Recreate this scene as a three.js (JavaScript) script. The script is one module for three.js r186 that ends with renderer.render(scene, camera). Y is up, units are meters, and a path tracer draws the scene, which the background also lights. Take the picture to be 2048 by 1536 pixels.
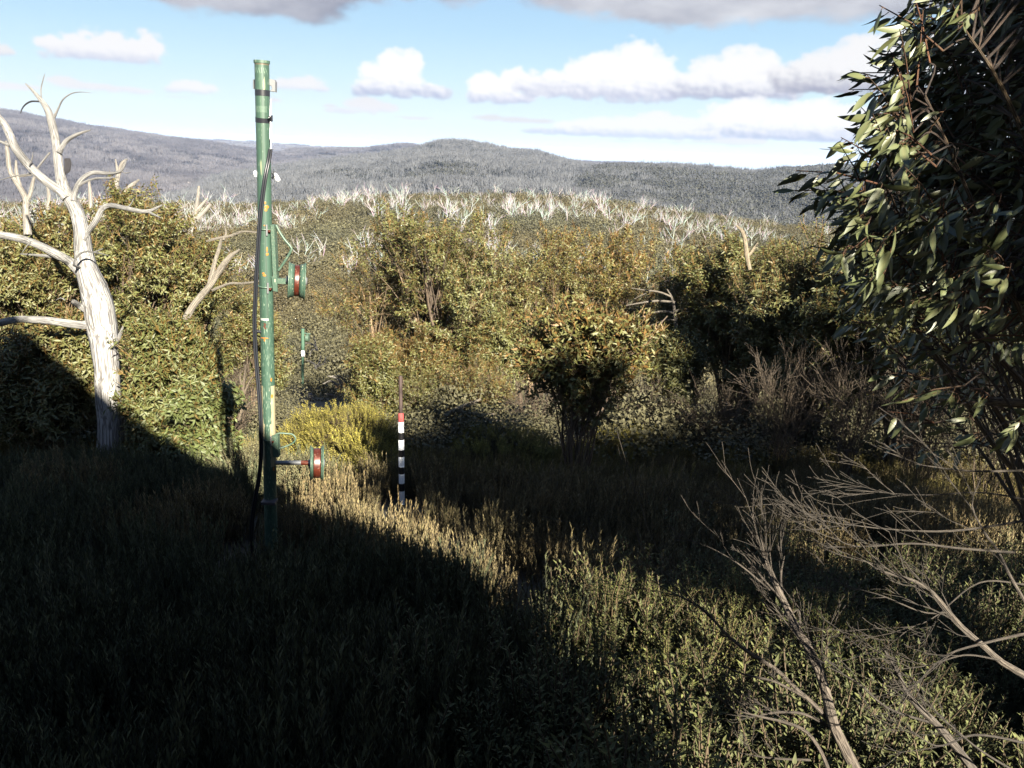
import * as THREE from 'three';
import { ImprovedNoise } from 'three/addons/math/ImprovedNoise.js';

const V = (x, y, z) => new THREE.Vector3(x, y, z);
const RAD = Math.PI / 180;
const scene = new THREE.Scene();

// ------------------------------------------------------------------ camera
const FOV = 2 * Math.atan(768 / 1704) / RAD;
const camera = new THREE.PerspectiveCamera(FOV, 4 / 3, 0.1, 30000);
camera.rotation.order = 'YXZ';
camera.rotation.set(-15.3 * RAD, 0, 2.3 * RAD);
camera.position.set(0, 0, 0);
camera.updateMatrixWorld(true);
const ray = (x, y) => V((x - 1024) / 1704, -(y - 768) / 1704, -1).applyMatrix4(camera.matrixWorld);
const at = (x, y, d) => ray(x, y).multiplyScalar(d);
const atZ = (x, y, z) => { const r = ray(x, y); return r.multiplyScalar(z / r.z); };
const azel = (x, y) => { const d = ray(x, y).normalize(); return [Math.atan2(d.x, -d.z) / RAD, Math.asin(d.y) / RAD]; };

// ------------------------------------------------------------------ light, exposure
const EXPOSURE = 6.0;
const renderer = new THREE.WebGLRenderer({ antialias: true });
renderer.setSize(1024, 768);
renderer.toneMapping = THREE.LinearToneMapping;
renderer.toneMappingExposure = EXPOSURE;
renderer.shadowMap.enabled = true;
const SUN = V(0.350, 0.460, 0.816).normalize();
const sun = new THREE.DirectionalLight(new THREE.Color(1.0, 0.925, 0.775), 5.0);
sun.position.copy(SUN).multiplyScalar(60); sun.target.position.set(0, -6, -14);
sun.position.add(sun.target.position);
sun.castShadow = true; sun.shadow.mapSize.set(4096, 4096);
Object.assign(sun.shadow.camera, { left: -35, right: 35, top: 35, bottom: -35, near: 1, far: 160 });
scene.add(sun, sun.target);

// ------------------------------------------------------------------ random and noise
function rng(seed) { let a = seed >>> 0; return () => { a = (a + 0x6D2B79F5) | 0; let t = Math.imul(a ^ (a >>> 15), 1 | a); t = (t + Math.imul(t ^ (t >>> 7), 61 | t)) ^ t; return ((t ^ (t >>> 14)) >>> 0) / 4294967296; }; }
const IN = (() => { const keep = Math.random; Math.random = rng(5); const n = new ImprovedNoise(); Math.random = keep; return n; })();
const fbm = (x, y, z, oct = 4) => { let s = 0, a = 0.5, f = 1; for (let i = 0; i < oct; i++) { s += a * IN.noise(x * f, y * f + i * 7.3, z * f); a *= 0.5; f *= 2.03; } return s; };
const clamp = (x, a = 0, b = 1) => Math.min(b, Math.max(a, x));
const lerp = (a, b, t) => a + (b - a) * t;
const sstep = (a, b, x) => { const t = clamp((x - a) / (b - a)); return t * t * (3 - 2 * t); };
function knots(list, x) {
  if (x <= list[0][0]) return list[0][1];
  for (let i = 1; i < list.length; i++) if (x <= list[i][0]) { const t = (x - list[i - 1][0]) / (list[i][0] - list[i - 1][0]); return lerp(list[i - 1][1], list[i][1], t); }
  return list[list.length - 1][1];
}
function knotsSmooth(list, x) {
  if (x <= list[0][0]) return list[0][1];
  for (let i = 1; i < list.length; i++) if (x <= list[i][0]) { const t = sstep(list[i - 1][0], list[i][0], x); const u = (x - list[i - 1][0]) / (list[i][0] - list[i - 1][0]); return lerp(list[i - 1][1], list[i][1], (t + u) / 2); }
  return list[list.length - 1][1];
}

// ------------------------------------------------------------------ sky: air and clouds
function cl(base, puffs, lit = 1, grey = [0.60, 0.61, 0.72], soft = 0.12, amp = 0.62) {
  const bs = azel(puffs[Math.floor(puffs.length / 2)][0], base)[1];
  const ps = puffs.map(([x, y, rx, ry]) => { const [a, e] = azel(x, y); return [a, e, rx / 29.7, (ry ?? rx * 0.7) / 29.7]; });
  const top = Math.max(...ps.map((p) => p[1] + p[3]));
  const box = [Math.min(...ps.map((p) => p[0] - p[2])) - 1.5, Math.max(...ps.map((p) => p[0] + p[2])) + 1.5, bs - 1.2, top + 1.5];
  return { bs, ps, top, lit, grey, soft, amp, box };
}
const CLOUDS = [
  cl(232, [[690, 222, 40, 5], [735, 210, 45, 16], [760, 214, 40, 10]], 0.85, [0.72, 0.76, 0.86]),
  cl(196, [[735, 182, 30, 20], [752, 158, 42, 36], [790, 142, 46, 40], [822, 128, 28, 26], [800, 168, 50, 28], [842, 182, 40, 12], [880, 184, 28, 13], [860, 178, 26, 12]], 1, [0.50, 0.55, 0.72]),
  cl(210, [[975, 168, 36, 28], [960, 190, 30, 18], [1000, 188, 40, 20], [1030, 196, 40, 12], [1032, 164, 44, 26], [1090, 172, 55, 22]], 1, [0.56, 0.60, 0.76]),
  cl(208, [[1060, 166, 40, 26], [1120, 168, 60, 28], [1170, 150, 52, 34], [1215, 146, 56, 42], [1275, 134, 60, 52], [1310, 152, 52, 46], [1250, 172, 90, 34], [1330, 180, 40, 26], [1165, 178, 80, 22]], 1, [0.56, 0.59, 0.74]),
  cl(202, [[1380, 172, 50, 26], [1425, 150, 52, 38], [1480, 138, 64, 42], [1530, 146, 44, 40], [1470, 172, 96, 30], [1560, 176, 60, 22]], 0.97, [0.44, 0.47, 0.62]),
  cl(192, [[1590, 152, 60, 28], [1650, 138, 64, 34], [1720, 116, 60, 40], [1800, 98, 56, 44], [1860, 110, 60, 50], [1750, 150, 110, 36], [1640, 172, 90, 20], [1940, 130, 90, 60]], 0.92, [0.40, 0.41, 0.52]),
  cl(286, [[1450, 232, 44, 30], [1500, 222, 60, 28], [1570, 232, 60, 26], [1640, 226, 60, 28], [1700, 236, 60, 26], [1780, 240, 70, 30], [1480, 258, 120, 24], [1620, 262, 130, 24], [1740, 268, 120, 20]], 0.97, [0.47, 0.53, 0.68]),
  cl(278, [[1090, 266, 50, 10], [1150, 256, 46, 16], [1200, 252, 50, 18], [1260, 248, 46, 18], [1310, 244, 50, 20], [1360, 250, 50, 18], [1230, 268, 150, 12], [1380, 272, 90, 12]], 0.93, [0.54, 0.60, 0.76]),
  cl(292, [[1420, 288, 80, 6], [1480, 284, 60, 8], [1300, 286, 70, 6]], 0.8, [0.66, 0.73, 0.84]),
  cl(248, [[980, 236, 34, 6], [1030, 240, 40, 6], [1080, 242, 30, 5]], 0.78, [0.70, 0.76, 0.86]),
  cl(250, [[660, 212, 14, 3], [830, 236, 40, 3]], 0.8, [0.72, 0.78, 0.88]),
  cl(128, [[110, 88, 40, 16], [160, 92, 56, 24], [215, 90, 54, 28], [262, 96, 44, 24], [298, 94, 34, 30], [180, 108, 90, 16], [240, 116, 70, 14]], 0.93, [0.64, 0.68, 0.82], 0.42, 0.85),
  cl(190, [[350, 178, 26, 8], [380, 172, 36, 14], [412, 178, 26, 10]], 0.92, [0.62, 0.70, 0.85], 0.35),
  cl(190, [[120, 160, 40, 8], [170, 172, 70, 7], [230, 178, 60, 6], [275, 182, 36, 5]], 0.86, [0.68, 0.76, 0.88], 0.4),
  cl(186, [[570, 168, 36, 12], [610, 166, 40, 16], [640, 178, 22, 6]], 0.9, [0.64, 0.72, 0.86], 0.4),
  cl(186, [[20, 172, 50, 6], [-30, 168, 60, 10]], 0.86, [0.68, 0.76, 0.88], 0.4),
  cl(115, [[-20, 100, 40, 14], [8, 104, 20, 8]], 0.85, [0.62, 0.66, 0.8], 0.4),
  cl(206, [[360, 196, 30, 4], [540, 200, 26, 5], [600, 214, 20, 3]], 0.82, [0.72, 0.78, 0.88], 0.4),
];
const EDGE = [[-400, -10], [-100, -40], [150, -36], [240, -4], [300, 14], [380, 38], [470, 46], [560, 44], [630, 54], [690, 30], [770, 14], [860, 10], [930, 10], [1000, -8], [1060, 12], [1130, 40], [1230, 54], [1330, 62], [1460, 68], [1540, 50], [1620, 44], [1720, 52], [1850, 40], [2000, 20], [2150, 40], [2500, 0]].map(([x, y]) => azel(x, y));
function air(el) {
  const k = [[0, [0.86, 0.96, 0.98]], [2, [0.81, 0.95, 0.985]], [4.5, [0.66, 0.88, 0.98]], [7, [0.52, 0.77, 0.97]], [10, [0.41, 0.66, 0.94]], [20, [0.24, 0.44, 0.78]], [45, [0.11, 0.24, 0.54]], [90, [0.07, 0.17, 0.44]]];
  return [0, 1, 2].map((c) => knots(k.map(([e, v]) => [e, v[c]]), el));
}
function skyAt(az, el) {
  const c = air(Math.max(el, 0));
  const over = (col, a) => { for (let i = 0; i < 3; i++) c[i] = lerp(c[i], col[i], a); };
  const inView = Math.abs(az) < 38;
  if (el < 11 && inView) {
    for (const C of CLOUDS) {
      if (az < C.box[0] || az > C.box[1] || el < C.box[2] || el > C.box[3]) continue;
      let d = -9;
      for (const [a, e, rx, ry] of C.ps) { const q = 1 - Math.hypot((az - a) / rx, (el - e) / ry); d = Math.max(d, q) + 0.12 * Math.max(0, Math.min(d, q)); }
      const n1 = fbm(az * 1.1, el * 1.6, 3.1, 6), n2 = fbm((az + 0.16) * 1.1, (el + 0.13) * 1.6, 3.1, 5);
      const worl = 1 - Math.abs(fbm(az * 0.9 + 20, el * 1.3, 8.2, 4)) * 2.4;
      d = d + n1 * C.amp * 0.9 + (worl - 0.6) * 0.10;
      d = Math.min(d, (el - C.bs + n1 * 0.22) * 2.2 + 0.06);
      const alpha = sstep(0, C.soft, d) * (0.55 + 0.45 * sstep(0.05, 0.4, d));
      if (alpha <= 0) continue;
      const h = (el - C.bs) / Math.max(0.35, C.top - C.bs);
      const lum = sstep(0.0, 0.46, h * 1.05 + (n1 - n2) * 0.24 + n1 * 0.06 + 0.04);
      const w = C.lit * 1.02;
      over([lerp(C.grey[0], w, lum), lerp(C.grey[1], w * 0.995, lum), lerp(C.grey[2], w, lum)], alpha);
    }
  }
  // the broad cloud overhead
  const up = Math.max(el, 1) * RAD, pr = 1 / Math.tan(up), px = Math.sin(az * RAD) * pr, pz = -Math.cos(az * RAD) * pr;
  if (el > 4) {
    const ed = inView ? knots(EDGE, az) : 8.2 + 2.5 * fbm(az * 0.08, 1, 2, 3);
    const n = fbm(az * 0.45, el * 0.9, 1.7, 5);
    const d = el - ed + n * 1.1;
    let lo = sstep(-0.05, 0.75, d) * (1 - sstep(20, 27, el + 9 * fbm(az * 0.06, el * 0.1, 9, 4)));
    if (!inView) lo *= sstep(-0.05, 0.25, fbm(az * 0.05, el * 0.07, 4.4, 4) + 0.12);
    const t = sstep(0, 3.2, d), m = fbm(az * 0.22 + 5, el * 0.55, 6.1, 5);
    const sh = clamp(0.42 + 0.30 * t + m * 0.75 + (az > 0 ? 0.10 : -0.03));
    over([lerp(0.255, 0.79, sh), lerp(0.27, 0.80, sh), lerp(0.36, 0.84, sh)], lo * 0.97);
  }
  if (el > 16 || !inView) {
    const q = el > 14 ? fbm(px * 0.9, 2.2, pz * 0.9, 5) : fbm(az * 0.13, el * 0.42, 12, 5) + 0.05 - 0.1 * sstep(3, 9, el);
    const a = sstep(0.03, 0.26, q) * (el > 14 ? sstep(16, 26, el) : 1) * sstep(0, 1.5, el);
    const s = sstep(-0.1, 0.4, q + 0.5 * fbm(px * 2, 7, pz * 2, 4));
    over([lerp(0.88, 0.55, s), lerp(0.88, 0.56, s), lerp(0.90, 0.62, s)], a * 0.9);
  }
  return c;
}
{
  const W = 4096, H = 2048, data = new Float32Array(W * H * 4);
  const put = (x, y, c) => { const i = (y * W + x) * 4; data[i] = c[0] / EXPOSURE; data[i + 1] = c[1] / EXPOSURE; data[i + 2] = c[2] / EXPOSURE; data[i + 3] = 1; };
  // u = 0.5 + atan2(z, x) / 2pi, rows from v = 0 (down) to v = 1 (up)
  const azOf = (x) => { const a = ((x + 0.5) / W - 0.5) * 2 * Math.PI; return Math.atan2(Math.cos(a), -Math.sin(a)) / RAD; };
  for (let y = 0; y < H; y++) {
    const el = ((y + 0.5) / H - 0.5) * 180;
    if (el < -1) { const c = air(0); for (let x = 0; x < W; x++) put(x, y, c); continue; }
    const fine = el < 11;
    for (let x = 0; x < W; x++) {
      const az = azOf(x);
      if (fine && Math.abs(az) < 38) { put(x, y, skyAt(az, el)); continue; }
      const bx = x & ~7, by = y & ~7;
      if (x === bx && (y === by || y === 0 || ((y + 0.5) / H - 0.5) * 180 < -0.9)) { const c = skyAt(az, el); for (let k = 0; k < 8 && x + k < W; k++) put(x + k, y, c); }
      else if (x === bx && y > 0) { const c = skyAt(az, el); for (let k = 0; k < 8 && x + k < W; k++) put(x + k, y, c); }
    }
  }
  const sky = new THREE.DataTexture(data, W, H, THREE.RGBAFormat, THREE.FloatType);
  sky.mapping = THREE.EquirectangularReflectionMapping;
  sky.magFilter = sky.minFilter = THREE.LinearFilter; sky.needsUpdate = true;
  scene.background = sky; scene.environment = sky;
}
scene.fog = new THREE.FogExp2(new THREE.Color(0.48, 0.64, 1.0), 0.000045);

// ------------------------------------------------------------------ names and tags
const taken = {};
function numbered(name) { const n = taken[name] = (taken[name] ?? -1) + 1; return n ? `${name}_${String(n).padStart(3, '0')}` : name; }
function tag(o, label, category, group, kind) { o.userData = { label }; if (category) o.userData.category = category; if (group) o.userData.group = group; if (kind) o.userData.kind = kind; return o; }
function thing(name, label, category, pos = V(0, 0, 0), group) { const o = new THREE.Group(); o.name = numbered(name); o.position.copy(pos); scene.add(o); return tag(o, label, category, group); }
function shade(o) { o.castShadow = o.receiveShadow = true; return o; }
function part(name, geo, mat, parent, kind) { const m = shade(new THREE.Mesh(geo, mat)); m.name = name; if (parent === scene) m.name = numbered(name); if (kind) m.userData = { kind }; parent.add(m); return m; }
function struct(name, geo, mat) { const m = part(name, geo, mat, scene); m.userData = { kind: 'structure' }; return m; }
function copies(name, geo, mat, list, parent, kind = 'stuff') {   // list of [Matrix4, Color]
  const m = shade(new THREE.InstancedMesh(geo, mat, list.length)); m.name = parent === scene ? numbered(name) : name;
  list.forEach(([x, c], i) => { m.setMatrixAt(i, x); if (c) m.setColorAt(i, c); });
  m.userData = { kind }; parent.add(m); return m;
}

// ------------------------------------------------------------------ geometry builder
class MB {
  constructor() { this.p = []; this.n = []; this.c = []; this.u = []; this.i = []; }
  v(p, n, c, u = 0, w = 0) { this.p.push(p.x, p.y, p.z); this.n.push(n.x, n.y, n.z); this.c.push(c[0], c[1], c[2]); this.u.push(u, w); return this.p.length / 3 - 1; }
  tri(a, b, c) { this.i.push(a, b, c); }
  // round bar along points with a radius at each; colour may be a function of t; rough bends the outline
  tube(pts, rad, sides, col, o = {}) {
    let n0 = null, len = 0; const rows = [], N = pts.length;
    for (let k = 0; k < N; k++) {
      const t = pts[Math.min(k + 1, N - 1)].clone().sub(pts[Math.max(k - 1, 0)]).normalize();
      if (!n0) { n0 = Math.abs(t.y) < 0.9 ? V(0, 1, 0) : V(1, 0, 0); n0.sub(t.clone().multiplyScalar(n0.dot(t))).normalize(); }
      else { n0 = n0.clone().sub(t.clone().multiplyScalar(n0.dot(t))).normalize(); }
      const b = t.clone().cross(n0); if (k) len += pts[k].distanceTo(pts[k - 1]);
      const c = typeof col === 'function' ? col(k / (N - 1)) : col, row = [];
      for (let s = 0; s <= sides; s++) {
        const a = s / sides * Math.PI * 2, dir = n0.clone().multiplyScalar(Math.cos(a)).addScaledVector(b, Math.sin(a));
        let r = rad[k];
        if (o.rough && s < sides) r *= 1 + o.rough * fbm(Math.cos(a) * 1.7 + (o.seed ?? 0), len * (o.freq ?? 1.6) , Math.sin(a) * 1.7, 3);
        if (o.rough && s === sides) r = row.r0; if (s === 0) row.r0 = r;
        row.push(this.v(pts[k].clone().addScaledVector(dir, r), dir, c, s / sides * (o.wrap ?? 1), len));
      }
      rows.push(row);
    }
    for (let k = 0; k < N - 1; k++) for (let s = 0; s < sides; s++) { const a = rows[k][s], b = rows[k][s + 1], c = rows[k + 1][s], d = rows[k + 1][s + 1]; this.tri(a, b, c); this.tri(b, d, c); }
    if (o.cap) { const c = typeof col === 'function' ? col(1) : col, t = pts[N - 1].clone().sub(pts[N - 2]).normalize(), m = this.v(pts[N - 1], t, o.cap === true ? c : o.cap, 0.5, len); for (let s = 0; s < sides; s++) this.tri(rows[N - 1][s], rows[N - 1][s + 1], m); }
    return this;
  }
  // a thin leaf: folded rhomb
  leaf(b, dir, nrm, L, W, col, fold = 0.25) {
    const side = dir.clone().cross(nrm).normalize(), up = side.clone().cross(dir).normalize();
    const mid = b.clone().addScaledVector(dir, L * 0.42), tip = b.clone().addScaledVector(dir, L).addScaledVector(up, -L * 0.12);
    const l = mid.clone().addScaledVector(side, W / 2).addScaledVector(up, W * fold), r = mid.clone().addScaledVector(side, -W / 2).addScaledVector(up, W * fold);
    const nl = up.clone().addScaledVector(side, -fold).normalize(), nr = up.clone().addScaledVector(side, fold).normalize();
    let a = this.v(b, nl, col), c = this.v(l, nl, col), e = this.v(tip, nl, col); this.tri(a, c, e);
    a = this.v(b, nr, col); c = this.v(r, nr, col); e = this.v(tip, nr, col); this.tri(a, e, c);
  }
  geo(uv = false) {
    const g = new THREE.BufferGeometry();
    g.setAttribute('position', new THREE.Float32BufferAttribute(this.p, 3)); g.setAttribute('normal', new THREE.Float32BufferAttribute(this.n, 3));
    g.setAttribute('color', new THREE.Float32BufferAttribute(this.c, 3)); if (uv) g.setAttribute('uv', new THREE.Float32BufferAttribute(this.u, 2));
    g.setIndex(this.i); return g;
  }
}
const rdir = (R) => { const z = R() * 2 - 1, a = R() * Math.PI * 2, s = Math.sqrt(1 - z * z); return V(s * Math.cos(a), z, s * Math.sin(a)); };
function curve(pts, rad, n) {   // smooth polyline and radii
  const c = new THREE.CatmullRomCurve3(pts, false, 'centripetal'), P = [], Rr = [];
  for (let k = 0; k <= n; k++) { const t = k / n, x = t * (pts.length - 1), i = Math.min(pts.length - 2, Math.floor(x)); P.push(c.getPoint(t)); Rr.push(lerp(rad[i], rad[i + 1], x - i)); }
  return [P, Rr];
}
const mulc = (c, k) => [c[0] * k, c[1] * k, c[2] * k];
const mixc = (a, b, t) => [lerp(a[0], b[0], t), lerp(a[1], b[1], t), lerp(a[2], b[2], t)];
function rotTo(up, R, scale, pos) {   // matrix that turns +y to 'up' with a random spin
  const q = new THREE.Quaternion().setFromUnitVectors(V(0, 1, 0), up.clone().normalize()).multiply(new THREE.Quaternion().setFromAxisAngle(V(0, 1, 0), R() * 6.283));
  return new THREE.Matrix4().compose(pos, q, typeof scale === 'number' ? V(scale, scale, scale) : scale);
}

// ------------------------------------------------------------------ textures
function dataTex(w, h, f, srgb, rx = 1, ry = 1) {
  const d = new Uint8Array(w * h * 4);
  for (let y = 0; y < h; y++) for (let x = 0; x < w; x++) { const c = f(x / w, y / h), i = (y * w + x) * 4; for (let k = 0; k < 3; k++) d[i + k] = clamp(Array.isArray(c) ? c[k] : c) * 255; d[i + 3] = 255; }
  const t = new THREE.DataTexture(d, w, h); t.wrapS = t.wrapT = THREE.RepeatWrapping; t.magFilter = THREE.LinearFilter; t.minFilter = THREE.LinearMipmapLinearFilter; if (srgb) t.colorSpace = THREE.SRGBColorSpace; t.repeat.set(rx, ry); t.needsUpdate = true; return t;
}
// periodic noise by blending on a circle in u
const ring = (u, v, k, s) => fbm(Math.cos(u * 6.2832) * k, Math.sin(u * 6.2832) * k, v * s, 4);
const grainH = (u, v) => { const a = ring(u, Math.sin(v * 6.2832) * 0.9, 5.5, 1.1), b = ring(u, Math.sin(v * 6.2832 + 1) * 0.5, 11, 2.3); const crack = sstep(0.02, 0.14, Math.abs(ring(u + 0.3, Math.sin(v * 6.2832) * 0.55, 3.4, 1.3))); return clamp(0.45 + a * 0.7 + b * 0.5) * (0.35 + 0.65 * crack); };
const deadBump = dataTex(256, 256, (u, v) => grainH(u, v), false, 1, 0.8);
const deadMap = dataTex(256, 256, (u, v) => { const g = grainH(u, v); return mixc([0.52, 0.50, 0.49], [0.93, 0.92, 0.90], sstep(0.05, 0.5, g)); }, true, 1, 0.8);
const barkH = (u, v) => clamp(0.5 + 0.9 * ring(u, Math.sin(v * 6.2832) * 1.1, 2.6, 1.4) + 0.6 * ring(u + 0.2, Math.sin(v * 6.2832 + 2) * 2.1, 7, 2));
const barkBump = dataTex(128, 256, barkH, false, 1, 2.2), barkMap = dataTex(128, 256, (u, v) => { const g = barkH(u, v); return mixc([0.55, 0.50, 0.46], [1, 0.98, 0.95], sstep(0.25, 0.62, g)); }, true, 1, 2.2);
const M = {
  leafMid: new THREE.MeshStandardMaterial({ name: 'leaf', vertexColors: true, roughness: 0.6, side: THREE.DoubleSide }),
  leafNear: new THREE.MeshPhysicalMaterial({ name: 'eucalypt_leaf', vertexColors: true, roughness: 0.48, side: THREE.DoubleSide }),
  heath: new THREE.MeshStandardMaterial({ name: 'heath', vertexColors: true, roughness: 0.8, side: THREE.DoubleSide }),
  bark: new THREE.MeshStandardMaterial({ name: 'bark', vertexColors: true, roughness: 0.85 , map: barkMap, bumpMap: barkBump, bumpScale: 0.006 }),
  dead: new THREE.MeshStandardMaterial({ name: 'dead_wood', vertexColors: true, roughness: 0.85, map: deadMap, bumpMap: deadBump, bumpScale: 0.018 }),
  deadFar: new THREE.MeshStandardMaterial({ name: 'dead_wood_far', vertexColors: true, roughness: 0.9 }),
};

// ------------------------------------------------------------------ ground
const PROFILE = [[-3000, -1.0], [-6, -1.5], [0, -1.9], [3, -2.6], [10, -4.4], [24, -8], [45, -13.4], [70, -18], [110, -20.6], [165, -20.2], [240, -17.2], [285, -15.8], [330, -17.5], [450, -36], [700, -75], [1200, -85], [4000, -150], [20000, -520]];
function G(x, z) {
  const r = Math.hypot(x, z), az = Math.atan2(x, -z), ca = Math.cos(az);
  const q = lerp(-z, r * sstep(-0.2, 0.5, ca), sstep(30, 90, r));
  let y = knots(PROFILE, q);
  const a = az / RAD, brow = knotsSmooth([[-40, -4.6], [-24, -4.5], [-16, -4.15], [-8, -3.45], [0, -3.2], [6, -3.3], [12, -3.9], [18, -4.3], [40, -4.3]], a);
  const by = 285 * Math.tan(brow * RAD) + 15.8 - 1.2;
  y += by * sstep(120, 260, q) * (1 - sstep(340, 600, q));
  y += 0.35 * fbm(x * 0.16, 3, z * 0.16, 3) * sstep(2, 12, r) + 2.4 * fbm(x * 0.018, 5, z * 0.018, 4) * sstep(50, 150, r);
  return y;
}
{
  const mb = new MB(), rings = [], SEG = 240;
  for (let k = 0, r = 0.4; r < 14000; k++, r *= 1.055) rings.push(r);
  const idx = [];
  rings.forEach((r) => { const row = []; for (let s = 0; s <= SEG; s++) { const a = s / SEG * Math.PI * 2, x = Math.sin(a) * r, z = -Math.cos(a) * r;
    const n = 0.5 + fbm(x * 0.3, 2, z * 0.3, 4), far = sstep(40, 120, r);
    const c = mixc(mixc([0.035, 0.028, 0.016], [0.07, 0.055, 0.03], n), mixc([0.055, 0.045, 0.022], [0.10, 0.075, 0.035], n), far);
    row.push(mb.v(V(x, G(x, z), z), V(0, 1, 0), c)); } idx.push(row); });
  for (let k = 0; k < rings.length - 1; k++) for (let s = 0; s < SEG; s++) { mb.tri(idx[k][s], idx[k][s + 1], idx[k + 1][s]); mb.tri(idx[k][s + 1], idx[k + 1][s + 1], idx[k + 1][s]); }
  const g = mb.geo(); g.computeVertexNormals();
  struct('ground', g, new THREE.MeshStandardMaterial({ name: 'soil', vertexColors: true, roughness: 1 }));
}

// ------------------------------------------------------------------ hills beyond the brow, with their burnt forest
function bareTree(mb, R, x, z, h, wid, col) {   // upright sticks of a dead tree seen from far off
  const n = 3 + Math.floor(R() * 3);
  for (let k = 0; k < n; k++) {
    const a = R() * 6.283, lean = 0.12 + R() * 0.32, hh = h * (0.65 + 0.35 * R()), b = V(x, -0.5, z), t = V(x + Math.cos(a) * lean * hh, hh, z + Math.sin(a) * lean * hh), c = mulc(col, 0.75 + 0.5 * R());
    const m = b.clone().lerp(t, 0.55).add(V(Math.cos(a) * wid, 0, Math.sin(a) * wid));
    mb.tube([b, m, t], [wid, wid * 0.8, wid * 0.25], 3, c);
  }
}
function blob(mb, R, x, y, z, r, h, n, size, col) {   // rounded bush of small faces
  for (let k = 0; k < n; k++) {
    const d = rdir(R); d.y = Math.abs(d.y) * 0.9 + 0.05; d.normalize();
    const f = 0.72 + 0.34 * R() + 0.2 * fbm(d.x * 2 + x, d.y * 2 + y, d.z * 2 + z, 2);
    const p = V(x + d.x * r * f, y + d.y * h * f, z + d.z * r * f), s = size * (0.6 + 0.8 * R());
    const dir = rdir(R).addScaledVector(d, 0.5).normalize(), nn = d.clone().addScaledVector(rdir(R), 0.32).normalize();
    mb.leaf(p.addScaledVector(dir, -s / 2), dir, nn, s, s * (0.45 + 0.4 * R()), mulc(col, 0.82 + 0.36 * R()), 0.1);
  }
}
function forestPatch(seed, rad, dead, green, gcol, h, wcol) {
  const R = rng(seed), mb = new MB();
  for (let k = 0; k < dead; k++) { const a = R() * 6.283, q = Math.sqrt(R()) * rad; bareTree(mb, R, Math.cos(a) * q, Math.sin(a) * q, h * (0.7 + 0.6 * R()), 0.26 + 0.16 * R(), wcol); }
  for (let k = 0; k < green; k++) { const a = R() * 6.283, q = Math.sqrt(R()) * rad, s = 1.6 + R() * 1.6; blob(mb, R, Math.cos(a) * q, -0.3, Math.sin(a) * q, s, s * 1.3, 16, 1.9, mulc(gcol, 0.7 + 0.6 * R())); }
  return mb.geo();
}
const forestMat = new THREE.MeshStandardMaterial({ name: 'forest', vertexColors: true, roughness: 1, side: THREE.DoubleSide });
const GREY = [0.128, 0.131, 0.138];
function hill(crest, R0, R, R2, base, o) {
  const pts = crest.map(([x, y]) => azel(x, y)), a0 = pts[0][0], a1 = pts[pts.length - 1][0], NA = 150, NR = 60, mb = new MB();
  const crestY = (a) => R * Math.tan(knotsSmooth(pts, a) * RAD) - (o.tree ?? 5);
  const Y = (a, r) => {
    const c = crestY(clamp(a, a0, a1)), edge = sstep(0, 3, a - a0 + (o.open0 ? 9 : 0)) * sstep(0, 3, a1 - a + (o.open1 ? 9 : 0));
    const t = r < R ? (r - R0) / (R - R0) : 1 - (r - R) / (R2 - R), e = r < R ? lerp(t, sstep(0, 1, t), o.ease ?? 0.5) : sstep(0, 1, t);
    const x = Math.sin(a * RAD) * r, z = -Math.cos(a * RAD) * r;
    const n = (o.amp ?? 14) * fbm(x * (o.freq ?? 0.004), o.seed, z * (o.freq ?? 0.004), 5) * clamp(4 * t * (1 - Math.min(t, 0.97)) , 0, 1);
    return lerp(base, c, e * edge) + n;
  };
  const rows = [];
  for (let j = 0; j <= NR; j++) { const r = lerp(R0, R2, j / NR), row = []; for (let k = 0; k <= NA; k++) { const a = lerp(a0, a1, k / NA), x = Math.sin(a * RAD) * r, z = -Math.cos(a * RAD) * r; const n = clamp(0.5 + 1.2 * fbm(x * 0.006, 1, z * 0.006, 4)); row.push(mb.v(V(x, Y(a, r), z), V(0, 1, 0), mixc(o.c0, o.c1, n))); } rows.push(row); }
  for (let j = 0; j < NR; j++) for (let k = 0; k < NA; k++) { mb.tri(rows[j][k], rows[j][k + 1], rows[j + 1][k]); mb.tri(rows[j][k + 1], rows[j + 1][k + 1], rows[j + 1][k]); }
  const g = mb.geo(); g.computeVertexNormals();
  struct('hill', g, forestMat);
  if (!o.n) return Y;
  const RR = rng(o.seed * 77 + 3), lists = o.patches.map(() => []);
  for (let k = 0; k < o.n; k++) {
    const a = lerp(Math.max(a0, -36), Math.min(a1, 36), RR()), r = Math.sqrt(lerp(R0 * R0, (R * 1.03) ** 2, RR())), y = Y(a, r);
    if (Math.atan2(y + 12, r) / RAD < (o.low ?? -4.6)) continue;
    const x = Math.sin(a * RAD) * r, z = -Math.cos(a * RAD) * r;
    const dens = fbm(x * 0.005 + 9, o.seed, z * 0.005, 4);
    if (o.bare && dens > o.bare) continue;
    const v = Math.min(lists.length - 1, Math.floor(clamp((o.rise ? lerp(0.12, 0.8, sstep(0.0, 0.75, (r - R0) / (R - R0))) : 0.5) + dens * 2.0 + (RR() - 0.5) * 0.3, 0, 0.999) * lists.length)), s = 0.8 + 0.45 * RR();
    lists[v].push([rotTo(V(0, 1, 0), RR, s, V(x, y, z)), new THREE.Color().setScalar(0.8 + 0.4 * RR())]);
  }
  lists.forEach((l, v) => { if (l.length) { const m = copies('hill_forest', o.patches[v], forestMat, l, scene); m.userData = { kind: 'stuff', label: o.label + ['', ', denser with low regrowth', ', thicker dark crowns', ', darkest patches'][v], category: 'forest' }; } });
  return Y;
}
const dk = [0.026, 0.029, 0.024];
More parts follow.
